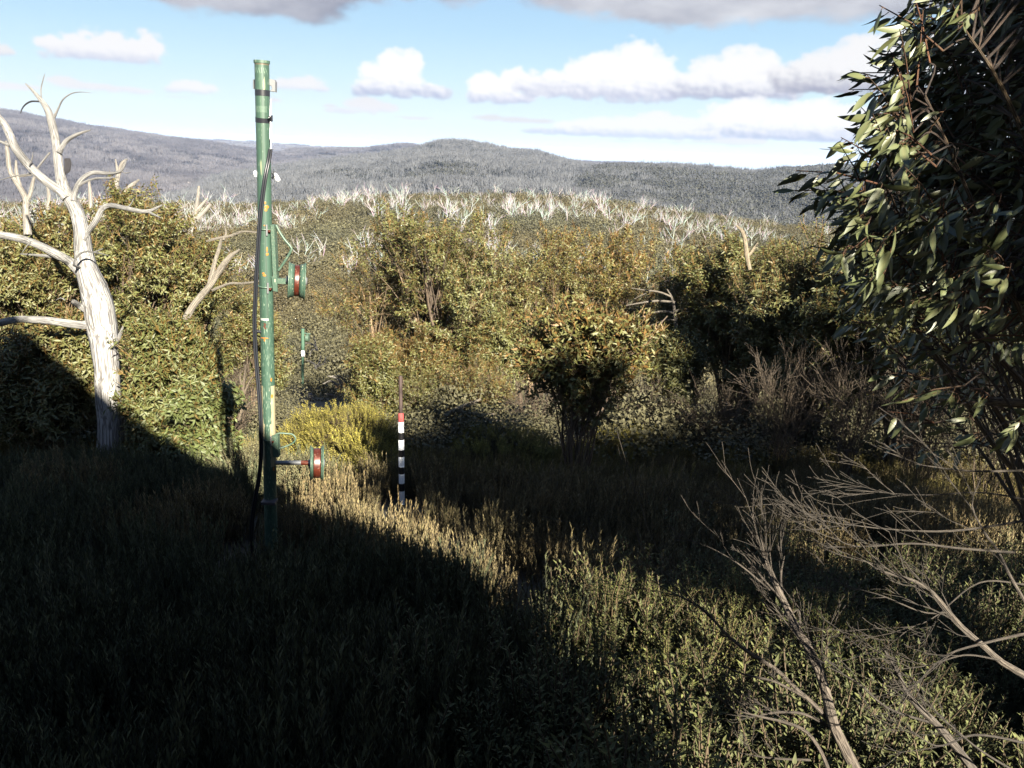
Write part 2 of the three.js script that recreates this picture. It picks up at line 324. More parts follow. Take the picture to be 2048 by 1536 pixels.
const patchA = forestPatch(11, 15, 17, 15, dk, 8.5, GREY), patchB = forestPatch(12, 15, 10, 24, dk, 8, GREY), patchC = forestPatch(13, 15, 3, 34, [0.045, 0.046, 0.036], 7.5, mulc(GREY, 0.85));
const patchP = forestPatch(14, 22, 16, 30, [0.024, 0.021, 0.027], 9, mulc([0.16, 0.15, 0.175], 0.5)), patchQ = forestPatch(15, 22, 26, 20, [0.030, 0.027, 0.032], 9, mulc([0.165, 0.155, 0.17], 0.8));
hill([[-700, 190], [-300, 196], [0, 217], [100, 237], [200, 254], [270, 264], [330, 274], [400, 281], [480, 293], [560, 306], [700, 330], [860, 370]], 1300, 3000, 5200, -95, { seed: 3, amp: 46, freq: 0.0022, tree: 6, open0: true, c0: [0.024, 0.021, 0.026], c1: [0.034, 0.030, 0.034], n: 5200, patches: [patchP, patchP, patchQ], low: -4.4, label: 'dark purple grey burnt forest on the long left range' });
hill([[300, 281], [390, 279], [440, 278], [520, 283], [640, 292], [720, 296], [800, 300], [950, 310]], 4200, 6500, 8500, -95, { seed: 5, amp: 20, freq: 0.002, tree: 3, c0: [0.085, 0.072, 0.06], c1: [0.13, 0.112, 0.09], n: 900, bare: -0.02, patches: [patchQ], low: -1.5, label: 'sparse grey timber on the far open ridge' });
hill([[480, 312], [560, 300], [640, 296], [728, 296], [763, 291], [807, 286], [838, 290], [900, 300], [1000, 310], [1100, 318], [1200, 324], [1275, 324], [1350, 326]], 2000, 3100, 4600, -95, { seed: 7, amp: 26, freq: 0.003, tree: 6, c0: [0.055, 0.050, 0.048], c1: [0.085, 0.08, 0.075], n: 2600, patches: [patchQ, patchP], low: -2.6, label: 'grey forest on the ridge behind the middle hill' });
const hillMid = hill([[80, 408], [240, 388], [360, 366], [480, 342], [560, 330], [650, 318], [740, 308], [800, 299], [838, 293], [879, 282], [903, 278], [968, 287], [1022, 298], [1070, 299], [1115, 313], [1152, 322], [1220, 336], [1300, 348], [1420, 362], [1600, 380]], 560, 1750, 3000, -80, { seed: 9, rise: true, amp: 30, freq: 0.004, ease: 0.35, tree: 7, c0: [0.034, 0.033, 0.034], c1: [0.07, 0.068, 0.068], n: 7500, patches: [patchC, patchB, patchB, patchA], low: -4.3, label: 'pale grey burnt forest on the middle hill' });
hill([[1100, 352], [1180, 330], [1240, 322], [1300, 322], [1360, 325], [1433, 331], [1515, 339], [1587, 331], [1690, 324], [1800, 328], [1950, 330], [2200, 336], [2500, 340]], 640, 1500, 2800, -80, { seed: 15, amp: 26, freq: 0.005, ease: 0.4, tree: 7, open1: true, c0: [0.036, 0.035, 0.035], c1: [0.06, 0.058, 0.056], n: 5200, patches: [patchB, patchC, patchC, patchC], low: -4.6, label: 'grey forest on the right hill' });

// ------------------------------------------------------------------ olive bushes and bleached dead trees across the gully
function bushGeo(seed, n, size, col) { const R = rng(seed), mb = new MB(); for (let k = 0; k < 5; k++) { const a = R() * 6.283, q = k ? 0.5 + 0.35 * R() : 0; blob(mb, R, Math.cos(a) * q, 0.1, Math.sin(a) * q, 0.62 + 0.2 * R(), 0.75 + 0.45 * R(), n / 5, size, mulc(col, 0.8 + 0.4 * R())); } return mb.geo(); }
const OLIVE = [0.090, 0.081, 0.034];
const farBush = [1, 2, 3].map((s) => bushGeo(100 + s, 800, 0.125, OLIVE)), midBush = [1, 2, 3].map((s) => bushGeo(120 + s, 2600, 0.062, OLIVE));
const sector = (x, z) => { const p = 1024 - x / z * 1704 * 0.97; return p < 330 ? 'behind the big white tree' : p < 540 ? 'just left of the green pylon' : p < 730 ? 'just right of the green pylon' : p < 950 ? 'above the tallest central tree' : p < 1150 ? 'above the rust tinged tree' : p < 1350 ? 'above the golden brown crown' : p < 1560 ? 'above the broad eucalypt' : 'beside the near dark tree'; };
function deadTreeGeo(seed, limbs) {
  const R = rng(seed), mb = new MB(), h = 1;
  const grow = (b, d, len, r, lv) => {
    const side = rdir(R); side.y *= 0.3; const pts = [b]; let dd = d.clone();
    for (let k = 0; k < 3; k++) { dd.addScaledVector(side, 0.16 * (R() - 0.3)).addScaledVector(V(0, 1, 0), 0.10).normalize(); pts.push(pts[k].clone().addScaledVector(dd, len / 3)); }
    const c = [0.40, 0.395, 0.38].map((q) => q * (0.8 + 0.4 * R()));
    mb.tube(pts, [r, r * 0.85, r * 0.65, r * 0.28], 4, c);
    if (lv < 2) for (let k = 0, n = lv ? 2 + Math.floor(R() * 2) : limbs; k < n; k++) { const p = pts[1 + Math.floor(R() * 2.4)]; const nd = dd.clone().addScaledVector(rdir(R), 0.75).normalize(); nd.y = Math.abs(nd.y) * 0.8 + 0.15; grow(p.clone(), nd.normalize(), len * (0.42 + 0.25 * R()), r * 0.55, lv + 1); }
  };
  const stems = 1 + Math.floor(R() * 3);
  for (let s = 0; s < stems; s++) grow(V((R() - 0.5) * 0.08, -0.06, (R() - 0.5) * 0.08), V((R() - 0.5) * 0.7, 1, (R() - 0.5) * 0.7).normalize(), h * (0.7 + 0.3 * R()), 0.017 + 0.005 * R(), 0);
  return mb.geo();
}
const deadGeos = []; for (let s = 0; s < 9; s++) deadGeos.push(deadTreeGeo(300 + s, 2 + (s % 3)));
{
  const R = rng(41), bush = farBush.map(() => []), near = farBush.map(() => []), dead = [];
  // bushes
  for (let k = 0; k < 8500; k++) {
    const a = (R() * 2 - 1) * 36, r = Math.sqrt(lerp(50 * 50, 345 * 345, R())), x = Math.sin(a * RAD) * r, z = -Math.cos(a * RAD) * r;
    if (fbm(x * 0.03, 8, z * 0.03, 3) > 0.26) continue;
    const s = 1.25 + 1.7 * R() ** 2, t = 0.72 + 0.5 * R(), w = clamp(0.5 + 1.6 * fbm(x * 0.02, 4, z * 0.02, 3));
    (r < 125 ? near : bush)[k % 3].push([new THREE.Matrix4().compose(V(x, G(x, z) - 0.1, z), new THREE.Quaternion().setFromAxisAngle(V(0, 1, 0), R() * 6.28), V(s * 1.2, s * (0.8 + 0.5 * R()), s * 1.2)), new THREE.Color(t * lerp(0.95, 1.1, w), t * lerp(1.05, 0.95, w), t * lerp(1.25, 0.8, w))]);
  }
  bush.forEach((l, v) => { const m = copies('olive_scrub', farBush[v], M.heath, l, scene); m.userData = { kind: 'stuff', label: 'olive brown scrub mass covering the slope across the gully', category: 'scrub' }; });
  near.forEach((l, v) => { const m = copies('olive_scrub', midBush[v], M.heath, l, scene); m.userData = { kind: 'stuff', label: 'olive brown scrub on the floor of the gully', category: 'scrub' }; });
  // dead trees: thick along the brow, thin below it
  for (let k = 0; k < 1300; k++) {
    const a = (R() * 2 - 1) * 35, u = R(), r = u < 0.48 ? 225 + 95 * R() : 125 + 130 * R(), x = Math.sin(a * RAD) * r, z = -Math.cos(a * RAD) * r;
    const clump = fbm(x * 0.03 + 3, 2, z * 0.03, 3);
    if (r > 220 ? (clump < -0.10 || (a > 11 && R() < 0.5) ) : (clump < 0.0 || R() < 0.2)) continue;
    const low = r < 200 ? 0.75 : 1;
    dead.push({ r, a, x, z, h: (3.4 + 4.4 * R() * (0.6 + 0.4 * R())) * low, g: Math.floor(R() * deadGeos.length), yaw: R() * 6.28, tilt: R() < 0.12 ? 0.7 + 0.5 * R() : 0.12 * R() });
  }
  dead.sort((p, q) => q.h / q.r - p.h / p.r);
  const place = (o, d) => { o.position.set(d.x, G(d.x, d.z) - 0.2, d.z); o.rotation.set(d.tilt * Math.cos(d.yaw), d.yaw, d.tilt * Math.sin(d.yaw)); o.scale.set(d.h * 1.15, d.h, d.h * 1.15); };
  const rest = deadGeos.map(() => []);
  dead.forEach((d, k) => {
    if (k < 300) { const m = part('dead_tree', deadGeos[d.g], M.deadFar, scene); place(m, d); const w = (d.tilt > 0.5 ? 'leaning' : d.h > 6.4 ? 'tall upright' : d.h > 4.6 ? 'middling' : 'short') + (d.g % 3 === 0 ? ' two-limbed' : d.g % 3 === 1 ? ' forked' : ' bushy-topped'), px = sector(d.x, d.z); tag(m, `${w} bleached dead tree ${d.r > 220 ? 'on the brow' : 'in the olive scrub'}, ${px}`, 'dead tree', `${w} dead trees ${d.r > 220 ? 'on the brow' : 'in the scrub'}, ${px}`); }
    else { const o = new THREE.Object3D(); place(o, d); o.updateMatrix(); rest[d.g].push([o.matrix.clone()]); }
  });
  rest.forEach((l, g) => { if (l.length) { const m = copies('dead_trees', deadGeos[g], M.deadFar, l, scene); m.name = numbered('dead_timber'); m.userData = { kind: 'stuff', label: 'thin pale dead timber scattered along the distant brow', category: 'dead timber' }; } });
}

// pale rock outcrop on the flank of the middle hill
{
  const hit = (x, y) => { const d = ray(x, y).normalize(); const a = Math.atan2(d.x, -d.z) / RAD; for (let s = 500; s < 2600; s += 4) { const p = d.clone().multiplyScalar(s); if (p.y < hillMid(a, Math.hypot(p.x, p.z))) return p; } return null; };
  const stone = new THREE.MeshStandardMaterial({ name: 'far_granite', color: new THREE.Color(0.20, 0.18, 0.17), roughness: 1 }), first = hit(350, 384);
  if (first) {
    const t = thing('rock_outcrop', 'pale granite outcrop on the far slope left of the green pylon', 'rock outcrop', first), R = rng(17);
    for (const [x, y, s] of [[330, 396, 7], [342, 386, 9], [352, 378, 9], [361, 376, 7], [372, 384, 7], [380, 376, 6], [388, 368, 5], [396, 361, 4]]) { const p = hit(x, y); if (!p) continue; const g = new THREE.IcosahedronGeometry(1, 3), q = g.attributes.position, v = V(0, 0, 0), k = R() * 9, sc = s * p.length() / 1000 * 0.75; for (let i = 0; i < q.count; i++) { v.fromBufferAttribute(q, i); const f = 1 + 0.5 * fbm(v.x * 1.4 + k, v.y * 1.4, v.z * 1.4, 3); q.setXYZ(i, v.x * sc * f, v.y * sc * f * 1.1, v.z * sc * f); } g.computeVertexNormals(); part('rock', g, stone, t).position.copy(p).sub(first).add(V(0, sc * 0.4, 0)); }
  }
}

// ------------------------------------------------------------------ eucalypt regrowth: multi-stemmed trees
const GREEN = [0.112, 0.120, 0.030], RUST = [0.19, 0.105, 0.024], TAN = [0.34, 0.25, 0.15];
function twigGeo(seed, L, W, n, rust, drop = 0.5) {   // a leafy twig along +y, 0.34 m long
  const R = rng(seed), mb = new MB(), bend = V(0.06 * (R() - 0.5), 0, 0.06 * (R() - 0.5));
  const P = (t) => V(bend.x * t * t * 4, 0.34 * t, bend.z * t * t * 4);
  mb.tube([P(0), P(0.5), P(1)], [0.006, 0.0045, 0.002], 3, (t) => mixc([0.13, 0.075, 0.04], mixc(RUST, [0.30, 0.17, 0.03], R()), t));
  for (let k = 0; k < n; k++) {
    const t = 0.12 + 0.9 * k / n, a = k * 2.4 + R() * 0.8, up = 0.55 - drop + (R() - 0.45) * 1.3 + 0.25 * t;
    const d = V(Math.cos(a), up, Math.sin(a)).normalize(), nn = V(0, 1, 0).addScaledVector(rdir(R), 0.8).normalize();
    const young = rust && t > 0.6 && R() < 0.32, c = young ? mixc(RUST, [0.14, 0.11, 0.028], R()) : mulc(mixc(GREEN, [0.150, 0.126, 0.036], R() * R()), 0.85 + 0.3 * R());
    mb.leaf(P(t), d, nn, L * (0.7 + 0.5 * R()), W * (0.75 + 0.5 * R()), c, 0.18);
  }
  if (rust) for (let k = 0; k < (drop < 0.2 ? 4 : 2); k++) { const b = P(0.55 + 0.2 * R()), d = V((R() - 0.5) * 0.5, 1, (R() - 0.5) * 0.5).normalize(); mb.tube([b, b.clone().addScaledVector(d, 0.10 + 0.12 * R())], [0.006, 0.003], 3, mulc(RUST, 0.8 + 0.5 * R())); }
  return mb.geo();
}
const TW = { plain: [twigGeo(1, 0.105, 0.031, 15, false), twigGeo(2, 0.095, 0.029, 14, false, 0.7)], rusty: [twigGeo(3, 0.100, 0.030, 13, true), twigGeo(4, 0.090, 0.028, 13, true, 0.3)], up: [twigGeo(7, 0.105, 0.036, 13, true, 0.10), twigGeo(8, 0.095, 0.034, 13, true, 0.0)], grey: [twigGeo(5, 0.085, 0.026, 13, false, 0.4), twigGeo(6, 0.10, 0.026, 12, true, 0.6)] };
const C = (r, g = r, b = r) => new THREE.Color(r, g, b);
function mallee(o) {
  const R = rng(o.seed), base = o.base, H = o.H, rx = o.rx, rz = o.rz ?? rx, t = thing(o.name ?? 'eucalypt', o.label, o.category ?? 'tree', base, o.group);
  const hc = H * (o.hc ?? 0.64), hv = H - hc, lean = o.lean ?? [0, 0];
  const lump = (d) => 0.80 + 0.42 * fbm(d.x * 1.6 + o.seed, d.y * 1.6, d.z * 1.6, 3) + 0.12;
  const stems = new MB(), twigs = new MB(), lists = [[], []], tw = o.twigs ?? TW.plain, sc = o.scale ?? 1;
  const barkC = o.bark ?? TAN, tone = o.tone ?? [1, 1, 1];
  const leafy = (p, d) => { const hgt = clamp((p.y - hc) / hv * 0.5 + 0.5); const k = o.rust && R() < (0.15 + 0.75 * hgt) * o.rust * 0.75 ? 1 : 0; const s = sc * (0.8 + 0.5 * R()), j = 0.86 + 0.28 * R(); lists[k].push([rotTo(d.clone().add(V(0, 0.6, 0)), R, s, p), C(tone[0] * j, tone[1] * j, tone[2] * j * (0.9 + 0.2 * R()))]); };
  for (let i = 0; i < o.stems; i++) {
    const a = (i + R() * 0.7) / o.stems * 6.283, q = Math.sqrt(0.06 + 0.94 * R()) * 0.82;
    const vq = o.vase ?? 0.2, lv = R(), e = V(Math.cos(a) * rx * q * lerp(1 - vq, 1, lv) + lean[0], hc + hv * (lerp(o.low ?? -0.45, 0.75, lv) * (1 - 0.35 * q * q)), Math.sin(a) * rz * q * lerp(1 - vq, 1, lv) + lean[1]);
    const b = V(Math.cos(a) * 0.14 * rx * R(), -0.15, Math.sin(a) * 0.14 * rx * R());
    const m1 = V(e.x * 0.30 + (R() - 0.5) * 0.25 * rx, e.y * 0.36, e.z * 0.30 + (R() - 0.5) * 0.25 * rx), m2 = V(e.x * 0.66 + (R() - 0.5) * 0.2 * rx, e.y * 0.70, e.z * 0.66 + (R() - 0.5) * 0.2 * rx);
    const r0 = (o.thick ?? 0.035) * (0.7 + 0.7 * R()) * (H / 5 + 0.3), [P, Rr] = curve([b, m1, m2, e], [r0, r0 * 0.75, r0 * 0.5, r0 * 0.22], 9);
    const bc = mulc(mixc(barkC, [0.16, 0.12, 0.085], R()), 0.7 + 0.6 * R());
    stems.tube(P, Rr, 6, (t) => mulc(bc, 0.75 + 0.5 * Math.abs(Math.sin(t * 9 + i))));
    for (let k = 0; k < (o.branches ?? 8); k++) {
      const s = Math.floor(lerp(4, 9, R())), from = P[s];
      const d = e.clone().sub(V(lean[0], hc - hv * 0.1, lean[1])).divide(V(rx, hv, rz)).multiplyScalar(0.45).addScaledVector(rdir(R), 1).add(V(0, 0.35, 0)).normalize();
      const rc = (o.clump ?? 0.40) * (0.75 + 0.4 * R()), to = e.clone().add(V(d.x * rx * rc, d.y * Math.min(hv, rx * 1.1) * rc * 1.15, d.z * rz * rc));
      const mid = from.clone().lerp(to, 0.5).add(V((R() - 0.5) * 0.2, 0.10 * to.distanceTo(from), (R() - 0.5) * 0.2)), rb = Math.max(0.005, Rr[s] * 0.5);
      const [Q, Qr] = curve([from, mid, to], [rb, rb * 0.7, 0.004], 5);
      twigs.tube(Q, Qr, 4, mulc(bc, 0.8));
      const L = to.distanceTo(from);
      for (let j = 0; j < (o.sprays ?? 6); j++) {
        const f = 0.35 + 0.65 * Math.sqrt(R()), p = Q[0].clone().lerp(Q[5], f).lerp(Q[Math.round(f * 5)], 0.8), out = d.clone().addScaledVector(rdir(R), 0.8).add(V(0, 0.55, 0)).normalize(), len = (0.15 + 0.3 * R()) * Math.min(1, H / 4);
        const tip = p.clone().addScaledVector(out, len); twigs.tube([p, tip], [0.005, 0.003], 3, mulc(bc, 0.7));
        const nl = o.per ?? 2; for (let c = 0; c < nl; c++) leafy(p.clone().lerp(tip, 0.3 + 0.7 * R()).addScaledVector(rdir(R), 0.10 * Math.min(1, H / 4)), out.clone().addScaledVector(rdir(R), 0.6).normalize());
      }
    }
  }
  part('stem', stems.geo(true), M.bark, t); part('branch', twigs.geo(true), M.bark, t, 'stuff');
  lists.forEach((l, k) => { if (l.length) copies('crown', (k ? (o.rusty ?? TW.rusty) : tw)[o.seed % 2], M.leafMid, l, t); });
  return t;
}
const R01 = (s) => rng(s)();
const onGround = (x, y, z) => { const p = atZ(x, y, z); p.y = G(p.x, p.z); return p; };   // the ground under a point seen at pixel (x, y) at depth z
const GR = 'eucalypt regrowth across the clearing';
const MALLEES = [
  // px of crown middle, depth z, top pixel, half width px, ...
  { px: 752, z: -22, top: 650, hw: 62, stems: 9, low: -1, hc: 0.5, seed: 20, rust: 0.3, label: 'low olive eucalypt spilling down at the left foot of the central thicket', twigs: TW.grey },
  { px: 840, z: -22.5, top: 660, hw: 70, stems: 10, per: 2, bark: [0.44, 0.34, 0.22], thick: 0.04, low: -0.1, seed: 19, rust: 0.4, label: 'low leafy eucalypt with pale stems right behind the striped pole', twigs: TW.grey },
  { px: 990, z: -22.5, top: 630, hw: 75, stems: 10, per: 2, bark: [0.40, 0.30, 0.20], thick: 0.04, low: -0.1, seed: 18, rust: 0.5, label: 'low eucalypt just left of the small orange tipped tree, set back in the thicket' },
  { px: 785, z: -25, top: 490, hw: 160, low: -0.7, hc: 0.54, per: 2, thick: 0.045, bark: [0.42, 0.32, 0.20], stems: 12, seed: 21, rust: 0.35, label: 'leafy young eucalypt at the left edge of the thicket, right of the second post', twigs: TW.grey, tone: [1.0, 1.0, 0.95] },
  { px: 905, z: -24, top: 432, hw: 175, stems: 17, vase: 0.3, hc: 0.62, per: 2, thick: 0.05, bark: [0.42, 0.32, 0.20], seed: 22, rust: 0.5, label: 'tallest olive and rust topped eucalypt in the central thicket behind the striped pole' },
  { px: 1075, z: -25.5, top: 448, per: 2, thick: 0.05, bark: [0.44, 0.32, 0.20], hw: 120, stems: 9, seed: 23, rust: 0.6, label: 'rust tinged eucalypt between the tallest central tree and the orange topped one', tone: [1.05, 1, 0.9] },
  { px: 1215, z: -27, top: 446, low: -0.5, per: 2, hw: 165, stems: 11, seed: 24, rust: 1.0, label: 'golden brown eucalypt crown behind the small orange tipped tree' , tone: [1.15, 1.0, 0.8] },
  { px: 1375, z: -23.5, top: 478, hw: 130, stems: 9, seed: 25, rust: 0.55, label: 'broad eucalypt with dead white branches beside its dark trunks, right of centre' },
  { px: 1500, z: -21, top: 470, hw: 140, vase: 0.3, stems: 14, seed: 26, rust: 0.3, label: 'green eucalypt with a bare pale leader above it, right of centre', thick: 0.045 },
  { px: 1640, z: -17.5, top: 425, hw: 180, vase: 0.4, stems: 17, seed: 27, rust: 0.35, label: 'shaded eucalypt with many pale stems left of the near dark tree', thick: 0.034, hc: 0.60, bark: [0.36, 0.31, 0.24] },
  { px: 1850, z: -15, top: 480, hw: 210, vase: 0.4, stems: 18, seed: 28, rust: 0.3, label: 'many-stemmed eucalypt seen through the near dark tree', thick: 0.034, hc: 0.60, bark: [0.40, 0.33, 0.22] },
  { px: 1345, z: -19, top: 640, hw: 70, stems: 7, seed: 29, rust: 0.1, label: 'low dark eucalypt right of the small orange tipped tree', H: 3 },
  { px: 60, z: -17.5, top: 392, hw: 125, stems: 10, seed: 31, rust: 0.7, label: 'rusty olive eucalypt left of the big white dead tree' },
  { px: 250, z: -19, top: 376, hw: 150, stems: 11, seed: 32, rust: 0.5, label: 'dense olive eucalypt right behind the big white dead tree' },
  { px: 372, z: -20.5, top: 440, hw: 85, stems: 9, seed: 33, rust: 0.45, label: 'eucalypt clump right of the dense olive crown, left of the green pylon' },
  { px: 500, z: -22, top: 600, hw: 85, stems: 8, seed: 34, rust: 0.2, label: 'low grey olive eucalypt behind the cable on the green pylon', twigs: TW.grey },
  { px: 90, z: -13.2, top: 655, hw: 150, stems: 10, seed: 35, rust: 0.6, label: 'shrubby eucalypt left of the dead trunk, its lower half in shade', scale: 1.0, branches: 9 },
];
for (const m of MALLEES) {
  const base = onGround(m.px, 900, m.z), topP = atZ(m.px, m.top, m.z), rx = Math.max(0.5, m.hw / 1704 * Math.hypot(m.z, base.x) - 0.3);
  const p = atZ(m.px, m.top + 120, m.z); base.x = p.x; base.y = G(base.x, m.z);
  mallee({ ...m, stems: Math.round(m.stems * 1.7), base, H: Math.max(1.5, topP.y - base.y - 0.35), hc: m.hc ?? 0.60, rx, rz: Math.min(rx, 2.2), branches: m.branches ?? 7, sprays: 6, per: m.per ?? 3, group: GR });
}
// small tree in front, orange tips, lower half in the shade
{ const base = onGround(1148, 965, -12.96); mallee({ base, H: atZ(1150, 596, -12.96).y - base.y - 0.12, rx: 1.2, rz: 0.9, stems: 26, branches: 5, sprays: 4, per: 2, hc: 0.72, low: -0.7, vase: 0.6, clump: 0.26, seed: 40, rust: 1.2, rusty: TW.up, twigs: TW.up, thick: 0.020, scale: 0.9, bark: [0.30, 0.22, 0.15], label: 'small orange tipped eucalypt with a narrow foot, standing in front of the thicket', group: GR }); }
// leafy bush between dead trunk and pylon
{ const base = onGround(352, 900, -12.4); mallee({ base, H: atZ(352, 625, -12.4).y - base.y - 0.25, rx: 0.50, rz: 0.6, stems: 18, branches: 7, sprays: 6, per: 3, hc: 0.5, low: -0.95, rusty: TW.up, twigs: TW.plain, seed: 43, rust: 0.55, thick: 0.025, scale: 0.9, tone: [0.92, 1.0, 0.95], name: 'eucalypt_bush', category: 'bush', label: 'bushy young eucalypt with orange stem tips between the dead trunk and the green pylon' }); }
{ const base = onGround(410, 930, -11.2); mallee({ base, H: atZ(410, 770, -11.2).y - base.y - 0.2, rx: 0.28, rz: 0.4, stems: 8, branches: 9, sprays: 6, per: 3, hc: 0.45, seed: 44, rust: 0.15, thick: 0.02, scale: 0.9, tone: [0.85, 1.0, 1.0], name: 'eucalypt_bush', category: 'bush', label: 'small green bush at the right foot of the orange tipped bush, left of the pylon' }); }

// dry, nearly leafless shrubs under the trees
for (const [px, py, z, h, r, seed, label] of [[1270, 870, -18, 1.7, 0.8, 80, 'dry twiggy shrub right of the small orange tipped tree'], [1420, 880, -17, 2.0, 0.9, 81, 'dry twiggy shrub under the broad eucalypt right of centre'], [1560, 890, -14.5, 2.3, 0.9, 82, 'dry pale stemmed shrub in front of the shaded trees'], [1700, 890, -13.5, 2.4, 0.9, 83, 'dry pale stemmed shrub below the near dark crown'], [1850, 880, -12.5, 2.4, 1.0, 84, 'dry tangle of stems seen between the near bare stems'], [1990, 900, -12, 2.5, 1.0, 85, 'dry tangle of stems at the right edge behind the near stems'], [840, 850, -22, 1.8, 0.9, 86, 'dry brown shrub at the foot of the central thicket'], [960, 850, -21, 1.7, 0.9, 87, 'dry brown shrub right of the central trunks'], [1060, 850, -20, 1.6, 0.9, 88, 'dry brown shrub behind the small orange tipped tree'], [470, 860, -15, 1.9, 0.5, 89, 'dry brown shrub beside the green bush left of the pylon']]) {
  const base = onGround(px, py, z); mallee({ base, H: h, hc: 0.5, rx: r, rz: r, vase: 0.5, stems: 22, branches: 7, sprays: 5, per: R01(seed) < 0.3 ? 1 : 0, seed, thick: 0.013, twigs: TW.grey, scale: 0.7, bark: [0.22, 0.17, 0.11], clump: 0.5, name: 'dry_shrub', category: 'shrub', label, group: 'dry shrubs under the trees' });
}
// ------------------------------------------------------------------ scrub between the clearing and the gully, in the gap behind the second post
{
  const R = rng(61), spots = [];
  for (let k = 0; k < 900 && spots.length < 260; k++) {
    const z = -16 - 40 * R() ** 1.3, x = z * -(R() * 1.5 - 0.85) * 1.0, p = V(x, G(x, z), z);
    if (Math.abs(x / z) > 0.72) continue;
    { const px = 1024 - x / z * 1704; if (z > -38 && px > 575 && px < 725) continue; spots.push([p, R]); }
  }
  spots.forEach(([p], k) => {
    const o = part('scrub_bush', midBush[k % 3], M.heath, scene); const s = 0.55 + 0.65 * R();
    o.position.copy(p); o.rotation.y = R() * 6.28; o.scale.set(s * 1.2, s * (0.8 + 0.5 * R()), s * 1.2);
    const px = 1024 - p.x / p.z * 1704, w = s > 1 ? 'large' : s > 0.75 ? 'middling' : 'small', where = px < 350 ? 'behind the big white tree' : px < 560 ? 'behind the green pylon' : px < 720 ? 'around the second post' : px < 1000 ? 'behind the striped pole' : px < 1300 ? 'behind the small orange tipped tree' : px < 1650 ? 'under the shaded trees' : 'beyond the near dark tree', far = p.z < -34 ? 'far down the slope' : p.z < -24 ? 'partway down the slope' : 'at the clearing edge';
    tag(o, `${w} grey olive scrub bush ${far}, ${where}`, 'bush', `${w} scrub bushes ${far}, ${where}`);
  });
}

// ------------------------------------------------------------------ heath of the clearing
function wandGeo(seed, n, h, tan, col, leafL, spread) {   // a clump of upright wands with small leaves pressed to them
  const R = rng(seed), mb = new MB();
  for (let k = 0; k < n; k++) {
    const a = R() * 6.283, q = spread * Math.sqrt(R()), hh = h * (0.55 + 0.45 * R()), b = V(Math.cos(a) * q * 0.5, -0.05, Math.sin(a) * q * 0.5), e = V(Math.cos(a) * q + (R() - 0.5) * 0.06, hh, Math.sin(a) * q + (R() - 0.5) * 0.06), m = b.clone().lerp(e, 0.55).add(V((R() - 0.5) * 0.03, 0, (R() - 0.5) * 0.03));
    mb.tube([b, m, e], [0.004, 0.003, 0.0015], 3, [0.07, 0.05, 0.03]);
    const c0 = mixc(col, tan, R() * 0.7), L = Math.floor(hh / h * 36);
    for (let j = 0; j < L; j++) {
      const t = 0.25 + 0.75 * j / L, p = t < 0.5 ? b.clone().lerp(m, t * 2) : m.clone().lerp(e, t * 2 - 1), aa = j * 2.4 + R(), d = V(Math.cos(aa) * 0.55, 1.9, Math.sin(aa) * 0.55).normalize();
      mb.leaf(p, d, V(-Math.cos(aa), 0.6, -Math.sin(aa)).addScaledVector(rdir(R), 0.3).normalize(), leafL * (0.7 + 0.6 * R()), leafL * 0.26, mulc(c0, (0.7 + 0.5 * R()) * (0.7 + 0.45 * t)), 0.15);
    }
  }
  return mb.geo();
}
function leafyGeo(seed, n, h, col, leafL, spread, dens = 34) {   // a clump of leafy sprigs
  const R = rng(seed), mb = new MB();
  for (let k = 0; k < n; k++) {
    const a = R() * 6.283, q = spread * Math.sqrt(R()), hh = h * (0.5 + 0.5 * R()), b = V(Math.cos(a) * q * 0.35, -0.05, Math.sin(a) * q * 0.35), e = V(Math.cos(a) * q, hh, Math.sin(a) * q), m = b.clone().lerp(e, 0.5).add(V((R() - 0.5) * 0.05, 0.03, (R() - 0.5) * 0.05));
    mb.tube([b, m, e], [0.005, 0.0035, 0.002], 3, [0.09, 0.06, 0.03]);
    for (let j = 0; j < dens; j++) {
      const t = 0.25 + 0.75 * j / dens, p = t < 0.5 ? b.clone().lerp(m, t * 2) : m.clone().lerp(e, t * 2 - 1), aa = j * 2.4 + R(), d = V(Math.cos(aa), 0.55 + 0.5 * t, Math.sin(aa)).normalize();
      mb.leaf(p, d, V(-Math.cos(aa) * 0.6, 1, -Math.sin(aa) * 0.6).addScaledVector(rdir(R), 0.35).normalize(), leafL * (0.7 + 0.6 * R()), leafL * 0.36, mulc(mixc(col, [col[0] * 1.35, col[1] * 1.2, col[2]], t * R()), 0.7 + 0.5 * R()), 0.15);
    }
  }
  return mb.geo();
}
const TANC = [0.30, 0.22, 0.105], GOLIVE = [0.150, 0.125, 0.050], GLEAF = [0.078, 0.090, 0.022], YEL = [0.31, 0.285, 0.045], GREYG = [0.115, 0.125, 0.070];
const wands = [1, 2, 3, 4].map((s) => wandGeo(400 + s, 11, 0.42, TANC, GOLIVE, 0.032, 0.19));
const yells = [1, 2].map((s) => leafyGeo(440 + s, 12, 0.42, YEL, 0.034, 0.20, 22)), greys = [1, 2].map((s) => leafyGeo(450 + s, 12, 0.42, [0.165, 0.17, 0.085], 0.032, 0.18, 24));
const leafs = [1, 2, 3].map((s) => leafyGeo(420 + s, 9, 0.42, GLEAF, 0.028, 0.20, 28));
